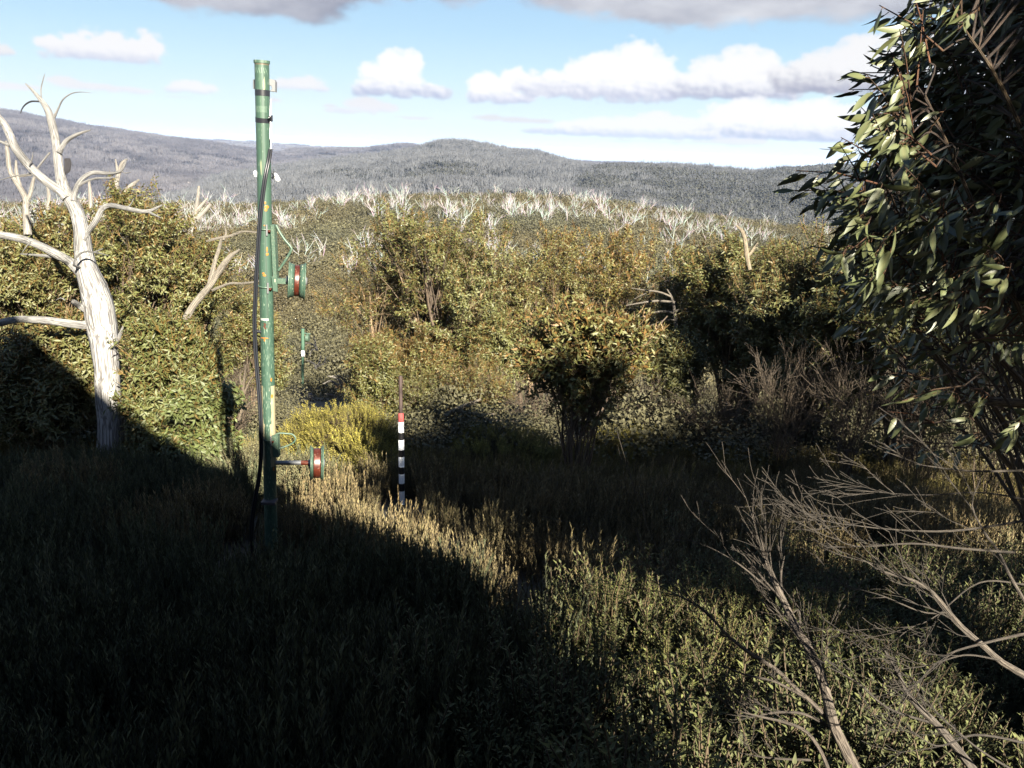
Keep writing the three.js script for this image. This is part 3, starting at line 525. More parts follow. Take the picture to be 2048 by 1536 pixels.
{
  const R = rng(71), A = wands.map(() => []), B = leafs.map(() => []);
  const tuft = (x, z) => { const c = 0.62, i = Math.floor(x / c), j = Math.floor(z / c); let best = 9; for (let a = -1; a < 2; a++) for (let b = -1; b < 2; b++) { const h = rng((i + a) * 7919 + (j + b) * 104729 + 13), X = (i + a + h()) * c, Z = (j + b + h()) * c, w = 0.75 + 0.6 * h(); best = Math.min(best, Math.hypot(x - X, z - Z) / w); } return clamp(1 - best / 0.42); };
  // tan and dark green heath in patches; dark tint also paints in lodge shade
  const kindShadeTone = (x, z, b, yellow) => { const g = sstep(-0.05, 0.12, fbm(x * 0.35 + 2, 6, z * 0.35, 3) + 0.10 + 0.25 * sstep(-8, -5, z) - 0.5 * sstep(-3.4, -0.6, x) * (1 - sstep(-6.5, -4, z))); return [lerp(lerp(1 + 0.25 * b, 1.15, yellow), 0.42, g), lerp(lerp(1, 1.2, yellow), 0.60, g), lerp(lerp(1 - 0.2 * b, 0.7, yellow), 0.55, g)]; };
  for (let k = 0; k < 24000; k++) {
    const z = R() < 0.2 ? -1.9 - 4 * R() : -2.0 - 15.5 * Math.sqrt(R()), x = (R() * 2 - 1) * (0.68 * -z + 1.2); const y = G(x, z), px = 1024 + x / -z * 1704;
    const n = fbm(x * 0.55, 1, z * 0.55, 3), right = sstep(0.0, 0.8, x / -z * 1.6 + n * 0.8 + sstep(-6.5, -4.5, z) * 0.5 - 0.15) * sstep(-8.5, -6.0, z);
    if (R() < 0.3 * sstep(-9, -15, z) ) continue;
    const tf = tuft(x, z); if (R() > 0.25 + tf * 1.6) continue;
    if (Math.abs(x + 1.28 + (z + 9.74) * -0.13) < 0.34 && z > -9.9 && z < -7.6) continue;   // low plants in front of the snow pole
    const yellow = sstep(-10.3, -12, z) * sstep(0.05, 0.2, n + 0.15), onPole = Math.abs(x + 1.9) < 0.35 && z > -6.9 && z < -5.6, s = (0.8 + 0.45 * R()) * (0.42 + 0.85 * tf) * (0.9 + 0.5 * clamp(n + 0.4)) * lerp(1, 0.72, sstep(-9.5, -11.5, z)) * (onPole ? 0.5 : 1), pos = V(x, y, z), up = V((R() - 0.5) * 0.4, 1, (R() - 0.5) * 0.4), j = 0.8 + 0.4 * R();
    if (R() < right) B[k % 3].push([rotTo(up, R, s * 1.05, pos), C(j, j, j)]);
    else { const b = fbm(x * 1.1 + 4, 3, z * 1.1, 2); A[k % 4].push([rotTo(up, R, V(s, s * (0.95 + 0.25 * R()), s), pos), C(...kindShadeTone(x, z, b, yellow).map((q) => q * j))]); }
  }
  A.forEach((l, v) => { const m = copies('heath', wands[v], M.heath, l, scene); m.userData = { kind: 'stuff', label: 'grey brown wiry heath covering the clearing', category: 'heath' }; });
  B.forEach((l, v) => { const m = copies('heath', leafs[v], M.heath, l, scene); m.userData = { kind: 'stuff', label: 'green leafy heath at the lower right', category: 'heath' }; });
}
// bushes of the heath that stand out
function heathBush(px, py, z, r, h, n, geos, col, name, label, seed, up = 0.9) {
  const R = rng(seed), base = onGround(px, py, z), t = thing(name, label, 'bush', base), lists = geos.map(() => []), st = new MB();
  for (let k = 0; k < n; k++) {
    const d = rdir(R); d.y = Math.abs(d.y); const f = 0.45 + 0.55 * Math.sqrt(R()), p = V(d.x * r * f, d.y * h * f * 0.75, d.z * r * f), j = 0.75 + 0.5 * R();
    lists[k % geos.length].push([rotTo(d.clone().multiplyScalar(0.9).add(V(0, up, 0)), R, 0.6 + 0.35 * R(), p), C(col[0] * j, col[1] * j, col[2] * j)]);
    if (k % 5 === 0) st.tube([V(d.x * 0.05, -0.1, d.z * 0.05), p], [0.012, 0.005], 4, [0.10, 0.07, 0.045]);
  }
  part('stem', st.geo(true), M.bark, t, 'stuff');
  lists.forEach((l, k) => copies('foliage', geos[k], M.heath, l, t));
}
heathBush(705, 905, -12.0, 0.70, 1.25, 260, yells, [1, 1, 1], 'yellow_bush', 'bright yellow green bush right of the pylon, above the lower wheel', 501);
heathBush(625, 895, -12.6, 0.60, 1.1, 190, yells, [1, 1, 1], 'yellow_bush', 'yellow green bush just behind the wire loop of the pylon', 502);
heathBush(745, 905, -11.4, 0.28, 0.7, 60, yells, [1, 1, 1], 'yellow_bush', 'narrow yellow green bush left of the striped pole', 503);
heathBush(505, 930, -10.0, 0.50, 0.62, 120, greys, [1, 1, 1], 'grey_bush', 'pale grey green bush with fine leaves behind the pylon foot', 504);
heathBush(595, 960, -9.4, 0.40, 0.5, 80, greys, [1, 1, 1], 'grey_bush', 'pale grey green bush below the axle of the lower wheel', 505);
heathBush(1010, 880, -15.5, 1.2, 0.6, 140, yells, [1, 1, 1], 'yellow_bush', 'low yellow green bush in the sun behind the shaded ground right of the striped pole', 506);
heathBush(1270, 880, -16.5, 1.0, 0.7, 110, yells, [1, 1, 1], 'yellow_bush', 'dull yellow green bush right of the small tree foot', 507);
heathBush(1240, 1250, -4.3, 0.34, 0.55, 46, leafs, [1.25, 1.25, 1], 'leafy_bush', 'leafy green bush just right of the big shadow edge', 511);
heathBush(1330, 1480, -3.3, 0.22, 0.42, 30, leafs, [1.3, 1.3, 1.05], 'leafy_bush', 'leafy green bush at the bottom edge right of centre', 512);
heathBush(1480, 1200, -4.6, 0.36, 0.55, 46, leafs, [1.2, 1.2, 0.9], 'leafy_bush', 'leafy green bush behind the bare leaning shrub', 513);
heathBush(1660, 1300, -4.0, 0.32, 0.5, 40, leafs, [1.15, 1.2, 0.9], 'leafy_bush', 'leafy green bush right of the bare leaning trunk', 514);
heathBush(1430, 1330, -3.9, 0.26, 0.45, 34, leafs, [1.3, 1.25, 0.9], 'leafy_bush', 'leafy green bush left of the bare leaning trunk', 515);
heathBush(1720, 1480, -3.4, 0.26, 0.42, 30, leafs, [1.0, 1.1, 0.9], 'leafy_bush', 'leafy green bush at the bottom right below the twigs', 516);

// unseen eucalypts right of the frame, added to cast shade over the clearing
for (const [x, z, y, rx, hv, seed, br, per, label] of [[4.3, -0.5, 1.5, 1.15, 0.5, 46, 12, 3, 'unseen eucalypt added for shade at the corner of the lodge'], [6.5, -0.5, 1.85, 1.9, 0.85, 47, 12, 3, 'taller unseen eucalypt added for shade beside the lodge'], [9.4, -0.5, 2.1, 1.8, 0.9, 49, 9, 2, 'unseen eucalypt added for shade beside the lodge, second from the far end'], [13.2, -0.5, 4.3, 3.0, 1.9, 48, 7, 1, 'large unseen eucalypt added for shade farther out to the right'], [4.1, -0.6, 0.0, 1.1, 0.5, 50, 6, 1, 'sparse low unseen eucalypt added for dappled shade under the lodge corner']]) {
  const base = V(x, G(x, z), z), H = y + hv - base.y; mallee({ base, H, hc: (y - base.y) / H, rx, rz: Math.min(1.3, rx), stems: 18, clump: 0.5, branches: br, sprays: 7, per, seed, rust: 0.2, scale: 1.1, label, group: 'unseen eucalypts added for shade beside the lodge' });
}

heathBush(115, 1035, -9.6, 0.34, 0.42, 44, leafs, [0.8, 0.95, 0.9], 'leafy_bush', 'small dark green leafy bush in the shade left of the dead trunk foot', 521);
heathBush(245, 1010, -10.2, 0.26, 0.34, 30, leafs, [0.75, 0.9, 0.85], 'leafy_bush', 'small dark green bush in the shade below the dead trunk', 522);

// ------------------------------------------------------------------ things drawn from limbs: dead trees, bare shrubs
const depthOf = (p) => -p.clone().applyMatrix4(camera.matrixWorldInverse).z;
camera.matrixWorldInverse.copy(camera.matrixWorld).invert();
function limbPoints(list, base, dflt) {   // [x, y, radius px, depth] -> points and radii relative to base
  const P = [], Rr = []; let d = dflt; for (const q of list) { d = q[3] ?? d; P.push(at(q[0], q[1], d).sub(base)); Rr.push(q[2] / 1704 * d); } return [P, Rr];
}
const WHITE = [0.47, 0.472, 0.475];
function limbGeo(list, base, d, sides, col, n, seed, rough = 0.22, freq = 1.6) { const [P, Rr] = limbPoints(list, base, d), [Q, Qr] = curve(P, Rr, n), mb = new MB(); mb.tube(Q, Qr, sides, col, { rough, seed, freq, wrap: 1, cap: [0.30, 0.27, 0.24] }); return mb.geo(true); }
{
  const base = at(217, 950, 13.3), t = thing('dead_snow_gum', 'big bleached white dead tree with a forked top and broken limbs at the left', 'dead tree', base);
  const trunk = part('trunk', limbGeo([[212, 990, 42, 13.3], [219, 935, 32], [222, 905, 27, 13.2], [222, 860, 25.5], [217, 800, 24.5], [213, 740, 24.5, 13.1], [208, 690, 25.5], [203, 650, 28], [196, 610, 28, 13], [184, 572, 25], [172, 535, 20], [166, 500, 16], [162, 461, 14, 12.9], [151, 420, 12.5], [127, 376, 11], [118, 335, 9, 12.8], [113, 290, 8], [104, 246, 7.5, 12.7], [97, 222, 6.5], [82, 200, 4.5], [68, 184, 3], [51, 167, 1.2]], base, 13.3, 20, WHITE, 70, 1, 0.30, 1.1), M.dead, t);
  const limbs = [
    [[134, 398, 9, 12.85], [121, 383, 9], [85, 357, 8.5, 12.7], [58, 331, 8.3], [31, 297, 8, 12.5], [20, 270, 7.5], [7, 246, 7], [-30, 205, 6, 12.3], [-60, 150, 3]],
    [[118, 305, 6, 12.75], [123, 296, 4.5], [133, 282, 4], [154, 269, 3.4, 12.7], [181, 260, 1.2]],
    [[147, 402, 6, 12.85], [149, 388, 5], [157, 367, 4.5, 12.8], [171, 352, 4.2], [188, 345, 4], [219, 347, 3.4], [242, 342, 2.6, 12.7], [249, 330, 2.2], [253, 317, 1]],
    [[157, 372, 3, 12.8], [172, 363, 2.2], [192, 357, 2], [218, 356, 1.8], [238, 354, 0.8]],
    [[166, 480, 7, 12.9], [175, 464, 6], [191, 444, 5.6, 12.8], [205, 417, 5.4], [219, 411, 5.2], [253, 417, 4.8, 12.6], [294, 423, 4], [325, 410, 1.6]],
    [[294, 423, 3, 12.6], [310, 430, 2], [322, 436, 0.8]],
    [[178, 560, 14, 13], [158, 540, 12], [140, 524, 9.5], [120, 512, 8.6, 12.8], [92, 497, 8.4], [61, 484, 8], [31, 475, 7.6, 12.6], [-20, 466, 7], [-80, 450, 5]],
    [[118, 514, 5, 12.85], [105, 513, 3.6], [82, 511, 3], [41, 508, 1.2]],
    [[190, 640, 12, 13], [172, 650, 9], [137, 647, 8.2, 12.8], [96, 641, 7.8], [62, 639, 7.4], [34, 639, 7.2, 12.6], [-10, 648, 7], [-90, 660, 5]],
    [[192, 632, 8, 13], [175, 622, 7, 12.9], [160, 612, 6.5], [146, 603, 5.5, 12.7]],
    [[160, 535, 2, 12.85], [147, 528, 2.2, 12.6], [157, 510, 2], [171, 503, 1.9], [190, 505, 1.6], [217, 511, 0.8]],
    [[186, 505, 1.5, 12.6], [200, 500, 1.2], [206, 497, 0.7]],
    [[229, 690, 2, 12.9], [236, 680, 4, 12.75], [241, 667, 3.4], [247, 652, 1.6]],
    [[84, 204, 1.6, 12.7], [82, 180, 1.4], [86, 160, 1.1], [90, 147, 0.5]],
    [[79, 203, 1.5, 12.7], [62, 203, 1.7], [51, 209, 1.6], [44, 218, 1.3], [41, 227, 0.6]],
    [[104, 240, 4, 12.7], [112, 226, 2.6], [118, 214, 1.8], [125, 200, 1.5], [143, 187, 1.1], [162, 184, 0.8], [183, 186, 0.4]],
    [[100, 305, 2, 12.8], [94, 312, 2], [80, 330, 2], [66, 345, 1.6], [30, 352, 1.2], [0, 360, 0.7]],
    [[20, 290, 4, 12.5], [8, 286, 3], [-10, 278, 2]],
    [[243, 342, 1.2, 12.7], [250, 346, 1], [262, 344, 0.5]], [[253, 417, 1.6, 12.6], [262, 408, 1.2], [268, 396, 0.5]], [[61, 484, 1.8, 12.6], [52, 494, 1.2], [44, 506, 0.5]], [[34, 639, 1.6, 12.6], [26, 654, 1.1], [22, 668, 0.5]], [[130, 600, 1.4, 12.7], [122, 596, 1], [112, 600, 0.5]], [[58, 331, 1.6, 12.6], [64, 318, 1.2], [66, 304, 0.5]],
    [[135, 318, 6, 12.85], [136, 328, 7], [134, 340, 6.5], [128, 349, 3]],
  ];
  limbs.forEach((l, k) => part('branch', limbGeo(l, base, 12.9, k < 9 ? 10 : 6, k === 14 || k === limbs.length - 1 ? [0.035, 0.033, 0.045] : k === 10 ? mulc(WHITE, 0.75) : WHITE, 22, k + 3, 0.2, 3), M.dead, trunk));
  // flared, weathered foot
  part('root_flare', limbGeo([[190, 985, 20, 13.1], [205, 940, 17], [215, 900, 10]], base, 13.1, 10, mulc(WHITE, 0.8), 14, 31, 0.3, 3), M.dead, t);
}
function deadTree(name, label, category, limbs, d, seed, col = [0.52, 0.49, 0.45], group) {
  const base = at(limbs[0][0][0], limbs[0][0][1], limbs[0][0][3] ?? d), t = thing(name, label, category, base, group); let first = null;
  limbs.forEach((l, k) => { const m = part(k ? 'branch' : 'trunk', limbGeo(l, base, d, 7, mulc(col, 0.9 + 0.2 * ((k * 37 % 10) / 10)), 14, seed + k, 0.2, 3), M.dead, first ?? t); if (!k) first = m; });
}
deadTree('dead_tree', 'thin pale dead tree with two tall forks, left edge, behind the big white tree', 'dead tree', [
  [[56, 470, 8], [52, 420, 6.5], [51, 396, 6], [34, 366, 5], [20, 342, 4.5], [15, 301, 4], [12, 282, 2]], [[40, 372, 4], [33, 345, 3.5], [32, 321, 2]], [[56, 400, 4], [60, 390, 4], [67, 359, 3], [72, 346, 2]], [[25, 352, 2], [45, 352, 2], [67, 350, 1]]], 17, 60);
deadTree('dead_tree', 'pale dead spars standing in the olive crown right of the big white tree', 'dead tree', [
  [[228, 410, 7], [232, 372, 5.5], [238, 345, 4.5], [246, 325, 3.5], [255, 318, 1.5]], [[236, 350, 3], [233, 330, 2], [231, 318, 1]], [[182, 420, 5], [180, 385, 3.5], [178, 358, 2]], [[96, 420, 5], [98, 390, 3.5], [94, 372, 2]]], 19.5, 70);
deadTree('dead_tree', 'short broken pale spar leaning right behind the olive crown', 'dead tree', [[[240, 400, 5], [254, 380, 5], [266, 369, 4], [279, 359, 1.6]], [[258, 378, 3], [262, 372, 2], [270, 371, 1]]], 20.5, 75);
deadTree('dead_tree', 'pale dead limb fanning up behind the bushes left of the green pylon', 'dead tree', [
  [[312, 448, 5], [330, 432, 4.5], [350, 422, 4], [376, 410, 1.5]], [[322, 438, 3], [345, 437, 2.6], [362, 436, 1]], [[318, 442, 3], [325, 425, 2.6], [336, 412, 1]]], 22, 80);
deadTree('dead_tree', 'upright forked pale dead stump top left of the green pylon', 'dead tree', [
  [[380, 470, 6], [388, 440, 5], [394, 410, 4.5], [398, 372, 2.2]], [[392, 425, 4], [402, 412, 3.5], [416, 396, 2]], [[394, 440, 4.5], [408, 424, 4], [422, 408, 3]]], 24, 85);
deadTree('dead_tree', 'leaning pale dead tree with two long bare limbs reaching to the green pylon', 'dead tree', [
  [[370, 640, 7], [390, 607, 7], [420, 571, 6.6], [444, 533, 6.2], [462, 512, 5], [480, 499, 2]], [[418, 572, 5], [424, 548, 4.6], [431, 520, 4], [440, 490, 3.6], [443, 474, 2]], [[412, 483, 1.5], [422, 480, 2.6], [440, 476, 3], [461, 472, 2.6], [485, 463, 2.2], [517, 465, 1.6]], [[424, 581, 2.4], [440, 574, 2.6], [461, 567, 2.5], [485, 567, 2.3], [520, 562, 1.8]], [[447, 480, 3], [452, 466, 2], [449, 452, 1]]], 16.2, 90, [0.42, 0.38, 0.32]);
deadTree('dead_tree', 'bare crooked pale leader rising out of the green eucalypt right of centre', 'dead tree', [
  [[1500, 540, 4], [1494, 512, 4.6], [1490, 480, 4.4], [1484, 462, 4], [1472, 451, 2]], [[1494, 515, 3], [1506, 500, 3], [1516, 486, 2]]], 17.8, 100, [0.5, 0.42, 0.30]);
deadTree('dead_tree', 'tangle of white dead branches beside dark trunks, right of the orange tipped tree', 'dead tree', [
  [[1362, 760, 4], [1356, 690, 4], [1350, 630, 3.4], [1344, 596, 2.4], [1334, 578, 1]], [[1350, 604, 2.4], [1312, 602, 2.2], [1280, 606, 1.8], [1252, 611, 0.8]], [[1352, 626, 2.6], [1326, 623, 2.2], [1300, 627, 1.6], [1282, 634, 0.8]], [[1351, 622, 2.4], [1366, 618, 2], [1386, 622, 0.9]], [[1344, 594, 2], [1318, 584, 2], [1288, 580, 1.4], [1262, 576, 0.7]], [[1353, 640, 1.8], [1330, 640, 1.4], [1300, 652, 0.7]], [[1300, 584, 1], [1284, 590, 0.9], [1268, 598, 0.5]]], 21.4, 110, [0.34, 0.30, 0.25]);
deadTree('dead_tree', 'white dead trunk glimpsed through the near dark tree at the right', 'dead tree', [
  [[1960, 520, 15], [1935, 480, 14], [1918, 450, 11], [1908, 430, 5]], [[1925, 470, 8], [1960, 462, 7], [2010, 465, 6], [2060, 480, 5]]], 13.6, 120);
deadTree('fallen_branch', 'tangle of white fallen branches right of the second green post', 'fallen branch', [
  [[646, 768, 1], [662, 762, 2.4], [676, 772, 2.6], [690, 790, 2.6], [704, 784, 1]], [[656, 752, 1], [672, 756, 2.2], [684, 770, 2]], [[664, 752, 1], [684, 755, 2.2], [700, 780, 2], [710, 786, 1]], [[650, 788, 1], [664, 790, 2.2], [676, 798, 1.4]], [[676, 754, 1], [684, 766, 1.8], [678, 786, 1]]], 27, 130);
deadTree('fallen_branch', 'white forked dead branch above the fallen tangle, beside the second green post', 'fallen branch', [
  [[632, 738, 2.4], [630, 730, 2.2], [622, 724, 2], [612, 720, 1]], [[632, 736, 2], [640, 722, 1.8], [642, 710, 1]], [[634, 734, 1.4], [648, 726, 1.4], [652, 712, 0.8]]], 31, 140);
deadTree('fallen_branch', 'pale bare branch spreading beside the arm of the second green post', 'fallen branch', [
  [[636, 702, 2.2], [630, 692, 2], [622, 688, 1.8], [610, 686, 1]], [[632, 696, 1.6], [630, 682, 1.6], [626, 674, 0.8]], [[634, 700, 1.4], [624, 700, 1.4], [620, 712, 0.8]]], 33, 150);
deadTree('dead_branch', 'grey dry branched stem between the bush and the pylon', 'dead branch', [
  [[478, 842, 3], [484, 800, 2.8], [488, 760, 2.4], [492, 728, 1]], [[485, 795, 2], [496, 770, 1.8], [506, 752, 0.8]], [[486, 780, 2], [480, 756, 1.6], [482, 742, 0.8]], [[480, 830, 1.6], [500, 805, 1.6], [516, 800, 0.8]]], 14, 160, [0.34, 0.27, 0.19]);
deadTree('log', 'pale slanting bare trunk behind the small orange tipped tree', 'trunk', [
  [[1180, 872, 5], [1205, 815, 4.5], [1240, 770, 4], [1275, 720, 3], [1310, 660, 2], [1335, 632, 1.2]]], 16, 165, [0.34, 0.25, 0.18]);
deadTree('log', 'grey fallen log lying behind the heath at the foot of the central thicket', 'log', [
  [[888, 832, 4], [915, 818, 4.5], [945, 806, 4], [962, 798, 2]], [[915, 818, 2.4], [935, 826, 2.4], [990, 828, 1.2]], [[960, 835, 1.4], [1000, 842, 2.4], [1060, 838, 1.6]]], 20, 170, [0.42, 0.36, 0.28]);

// ------------------------------------------------------------------ green lift pylon
const GREENP = [0.105, 0.27, 0.155];
const rustMap = dataTex(128, 128, (u, v) => { const n = ring(u, v * 3, 3, 2), s = ring(u + 0.2, v * 7, 8, 3); return mixc(mixc([0.42, 0.19, 0.12], [0.30, 0.14, 0.10], clamp(0.5 + n * 1.5)), [0.62, 0.55, 0.49], sstep(0.22, 0.34, s)); }, true);
const wornMap = dataTex(128, 128, (u, v) => { const n = ring(u, v * 3, 4, 2), s = ring(u + 0.4, v * 5, 9, 3); return mixc(mixc([0.235, 0.335, 0.275], [0.30, 0.40, 0.34], clamp(0.5 + n)), [0.80, 0.78, 0.66], sstep(0.20, 0.32, s)); }, true);
M.paint = new THREE.MeshPhysicalMaterial({ name: 'green_paint', color: 0xffffff, map: wornMap, roughness: 0.5 });
M.rust = new THREE.MeshPhysicalMaterial({ name: 'rusty_paint', map: rustMap, roughness: 0.38, metalness: 0.25 });
M.rubber = new THREE.MeshStandardMaterial({ name: 'black_rubber', color: C(0.016, 0.018, 0.024), roughness: 0.38 });
M.galv = new THREE.MeshStandardMaterial({ name: 'galvanised', color: C(0.36, 0.37, 0.38), roughness: 0.45, metalness: 0.6 });
M.iron = new THREE.MeshStandardMaterial({ name: 'iron', color: C(0.10, 0.09, 0.10), roughness: 0.6, metalness: 0.4 });
M.white = new THREE.MeshStandardMaterial({ name: 'white_paint', color: C(0.8, 0.8, 0.8), roughness: 0.5 });
const tubeG = (pts, r, sides = 8, n = 1) => { const mb = new MB(); const rr = Array.isArray(r) ? r : pts.map(() => r); const [P, Q] = n > 1 ? curve(pts, rr, n) : [pts, rr]; mb.tube(P, Q, sides, [1, 1, 1], { cap: true }); return mb.geo(true); };
function wheelParts(t, c, r, w, tilt, turn, g0 = 0.14) {   // grooved line wheel: two flanges, rusty drum, hub
  const g = new THREE.Group(); g.name = 'line_wheel'; g.position.copy(c); g.rotation.set(0, turn, tilt); t.add(g);
  const lathe = (name, prof, mat) => { const q = new THREE.LatheGeometry(prof.map(([x, y]) => new THREE.Vector2(y * r, x * w)), 48); q.rotateZ(-Math.PI / 2); return part(name, q, mat, g); };
  const fl = [[-0.5, 0.30], [-0.5, 1.0], [-0.47, 1.03], [-0.42, 1.0], [-0.40, 0.95], [-0.33, 0.93], [-g0, 0.88], [-g0, 0.3]];
  lathe('flange', fl, M.paint); lathe('flange', fl.map(([x, y]) => [-x, y]).reverse(), M.paint);
  lathe('drum', [[-g0, 0.70], [-g0, 0.83], [-g0 * 0.75, 0.85], [g0 * 0.75, 0.85], [g0, 0.83], [g0, 0.70]], M.rust);
  lathe('hub', [[-0.62, 0.0], [-0.62, 0.2], [-0.45, 0.24], [0.45, 0.24], [0.6, 0.2], [0.6, 0.0]], M.galv);
  return g;
}
{
  const Z = -6.72, foot = atZ(543, 1130, Z); foot.y = G(foot.x, Z) - 0.1;
  const t = thing('lift_pylon', 'green painted steel lift pylon with two grooved wheels and flaking paint', 'pylon', foot), L = (x, y, dz = 0) => atZ(x, y, Z + dz).sub(foot);
  const top = L(523.5, 121), bot = V(0, 0, 0), axis = top.clone().sub(bot), H = axis.length(), R0 = 14.4 / 1704 * depthOf(atZ(523, 120, Z));
  const on = (y) => { let a = 0, b = 1; for (let k = 0; k < 40; k++) { const m = (a + b) / 2, q = axis.clone().multiplyScalar(m).add(foot).applyMatrix4(camera.matrixWorldInverse); if (768 - q.y / -q.z * 1704 > y) a = m; else b = m; } return a; };   // share of the height seen at pixel row y
  const P = (y) => axis.clone().multiplyScalar(on(y));
  const spots = [[413, 0.55, 0.022, 0.013], [419, 0.42, 0.014, 0.012], [405, 0.35, 0.009, 0.012], [497, 0.48, 0.007, 0.022], [507, 0.5, 0.013, 0.012], [549, 0.05, 0.016, 0.010], [545, -0.12, 0.016, 0.006], [450, 0.2, 0.008, 0.006], [757, 0.7, 0.009, 0.018], [790, 0.75, 0.012, 0.02], [674, -0.3, 0.05, 0.006], [678, -0.15, 0.008, 0.012], [935, 0.8, 0.01, 0.02]].map(([y, f, a, b]) => [on(y), 0.75 + Math.asin(f) / 6.283, a, b]);
  const v770 = on(770), v905 = on(930), v600 = on(590), v637 = on(637), v222 = on(219), v140 = on(142), v165 = on(170), v350 = on(335);
  const circ = 2 * Math.PI * R0;
  const paint = dataTex(512, 2048, (u, v) => {
    const n = ring(u, v * 4, 1.2, 3), fine = ring(u, v * 22, 5, 2.2), speck = ring(u + 0.37, v * 60, 9, 1.5), fx = Math.sin((u - 0.75) * 6.283);
    let c = mixc([0.215, 0.318, 0.265], [0.275, 0.38, 0.325], clamp(0.5 + n * 0.9 + fine * 0.35));
    c = mixc(c, [0.46, 0.56, 0.46], 0.5 * sstep(0.1, 0.4, ring(u, v * 1.6, 2.6, 1) + 0.06) * sstep(v600, v600 + 0.1, v));      // chalky bloom on the upper half
    const chip = speck - 0.34 + 0.14 * (1 - sstep(v600 - 0.03, v600 + 0.03, v)) + (v > v165 ? 0.04 : 0);
    c = mixc(c, [0.58, 0.64, 0.56], 0.8 * sstep(0, 0.05, chip));
    if (v < v770 && v > v905) { const edge = 0.62 + 0.35 * ring(u, v * 34, 3, 1.4) + (v < on(845) ? -0.1 : 0.05); c = mixc(c, [0.66, 0.62, 0.50], clamp(sstep(0, 0.05, fx - edge + 0.12) + sstep(0, 0.05, -fx - edge + 0.10))); }
    if (v < v770 && v > on(875)) { c = mixc(c, [0.64, 0.63, 0.57], sstep(0.16, 0.24, ring(u + 0.1, v * 26, 4, 2) - 0.12 + (v770 - v) * 0.6)); }
    for (const [y, x, a, b] of spots) { const q = Math.hypot((u - x) * circ / a, (v - y) * H / b) + 0.5 * fine; c = mixc(c, [0.78, 0.47, 0.17], 1 - sstep(0.75, 0.95, q)); }
    c = mixc(c, [0.16, 0.20, 0.16], 0.45 * sstep(0.10, 0.34, ring(u + 0.6, v * 2.2, 7, 1.2) + 0.02));   // grime runs
    if (Math.abs(v - v637) * H < 0.009 && Math.abs(fx + 0.1) < 0.62) c = [0.66, 0.68, 0.66];
    if (Math.abs((v - on(650)) * H) < 0.025 && Math.abs(fx + 0.05 + 0.1 * Math.sin(v * 900)) < 0.14) c = [0.36, 0.20, 0.15];
    const scr = (yc, h, k) => { const q = (v - yc) * H / h; return Math.abs(q) < 1 && Math.abs(fx) < 0.8 && Math.abs(Math.sin(u * k + q * (1 + Math.sin(u * 37)) * 0.7)) < 0.28 ? 0.85 : 0; };
    c = mixc(c, [0.62, 0.70, 0.62], Math.max(scr(v222, 0.022, 150), scr(v140, 0.018, 60) * 0.8));
    c = mixc(c, [0.62, 0.62, 0.50], 0.8 * sstep(0.1, 0.3, 1 - Math.hypot((fx - 0.5) / 0.16, (v - v165) * H / 0.06) + fine) + 0.7 * sstep(0.1, 0.4, 1 - Math.hypot((fx + 0.1) / 0.2, (v - v350) * H / 0.07) + fine));
    if (v > on(131) && v < on(126)) c = [0.42, 0.38, 0.31];
    return c;
  }, true);
  paint.wrapT = THREE.ClampToEdgeWrapping; paint.repeat.set(1, 1 / H);
  const mat = new THREE.MeshPhysicalMaterial({ name: 'pylon_paint', map: paint, roughness: 0.42, bumpMap: paint, bumpScale: 0.001 });
  const mb = new MB(), pts = [], rr = []; for (let k = 0; k <= 40; k++) { pts.push(axis.clone().multiplyScalar(k / 40)); rr.push(R0); } mb.tube(pts, rr, 40, [1, 1, 1]);
  part('pole', mb.geo(true), mat, t);
  const ax = axis.clone().normalize();
  part('cap', tubeG([P(127), P(116.5), P(115)], [R0 * 1.11, R0 * 1.11, R0 * 1.02], 36), M.paint, t);
  part('tape', tubeG([P(192), P(180)], R0 * 1.035, 32), M.rubber, t);
  { const m = part('tape', tubeG([ax.clone().multiplyScalar(-0.018), ax.clone().multiplyScalar(0.018)], R0 * 1.05, 32), M.rubber, t); m.position.copy(P(240)); m.rotation.z = -0.06; m.rotation.x = 0.12;
    part('tape_end', tubeG([L(537, 236, 0.06), L(542, 233, 0.055), L(543, 243, 0.05)], [0.012, 0.018, 0.01], 5), M.rubber, m.parent); }
  // grey strap bracket at the back
  { const s = new THREE.Shape(); const q = (x, y) => L(x, y); const pt = [[538, 158], [547, 160], [549, 164], [549, 183], [539.5, 182], [544, 178], [543, 172], [538, 169]].map(([x, y]) => q(x, y)); pt.forEach((p, k) => k ? s.lineTo(p.x, p.y) : s.moveTo(p.x, p.y)); const g = new THREE.ExtrudeGeometry(s, { depth: 0.05, bevelEnabled: true, bevelSize: 0.003, bevelThickness: 0.003, bevelSegments: 1 }); g.translate(0, 0, pt[0].z - 0.06); part('strap_bracket', g, M.galv, t);
    part('strap_bracket', tubeG([L(508.5, 178, -0.04), L(508.5, 159, -0.04)], 0.010, 6), M.galv, t); }
  // white knobs where the cable is tied
  for (const [x, y, s] of [[511, 348, 0.020], [551, 352, 0.018], [555, 358, 0.017]]) { const g = new THREE.SphereGeometry(s, 14, 10); g.scale(x < 520 ? 0.7 : 1.1, 1.3, 1); const m = part('insulator', g, M.white, t); m.position.copy(L(x, y, 0.0)); m.rotation.z = x > 550 ? 0.7 : 0.1; }
  part('tie', tubeG([L(545, 345, 0.03), L(548, 352, 0.03), L(544, 357, 0.03)], 0.010, 6), M.rubber, t);
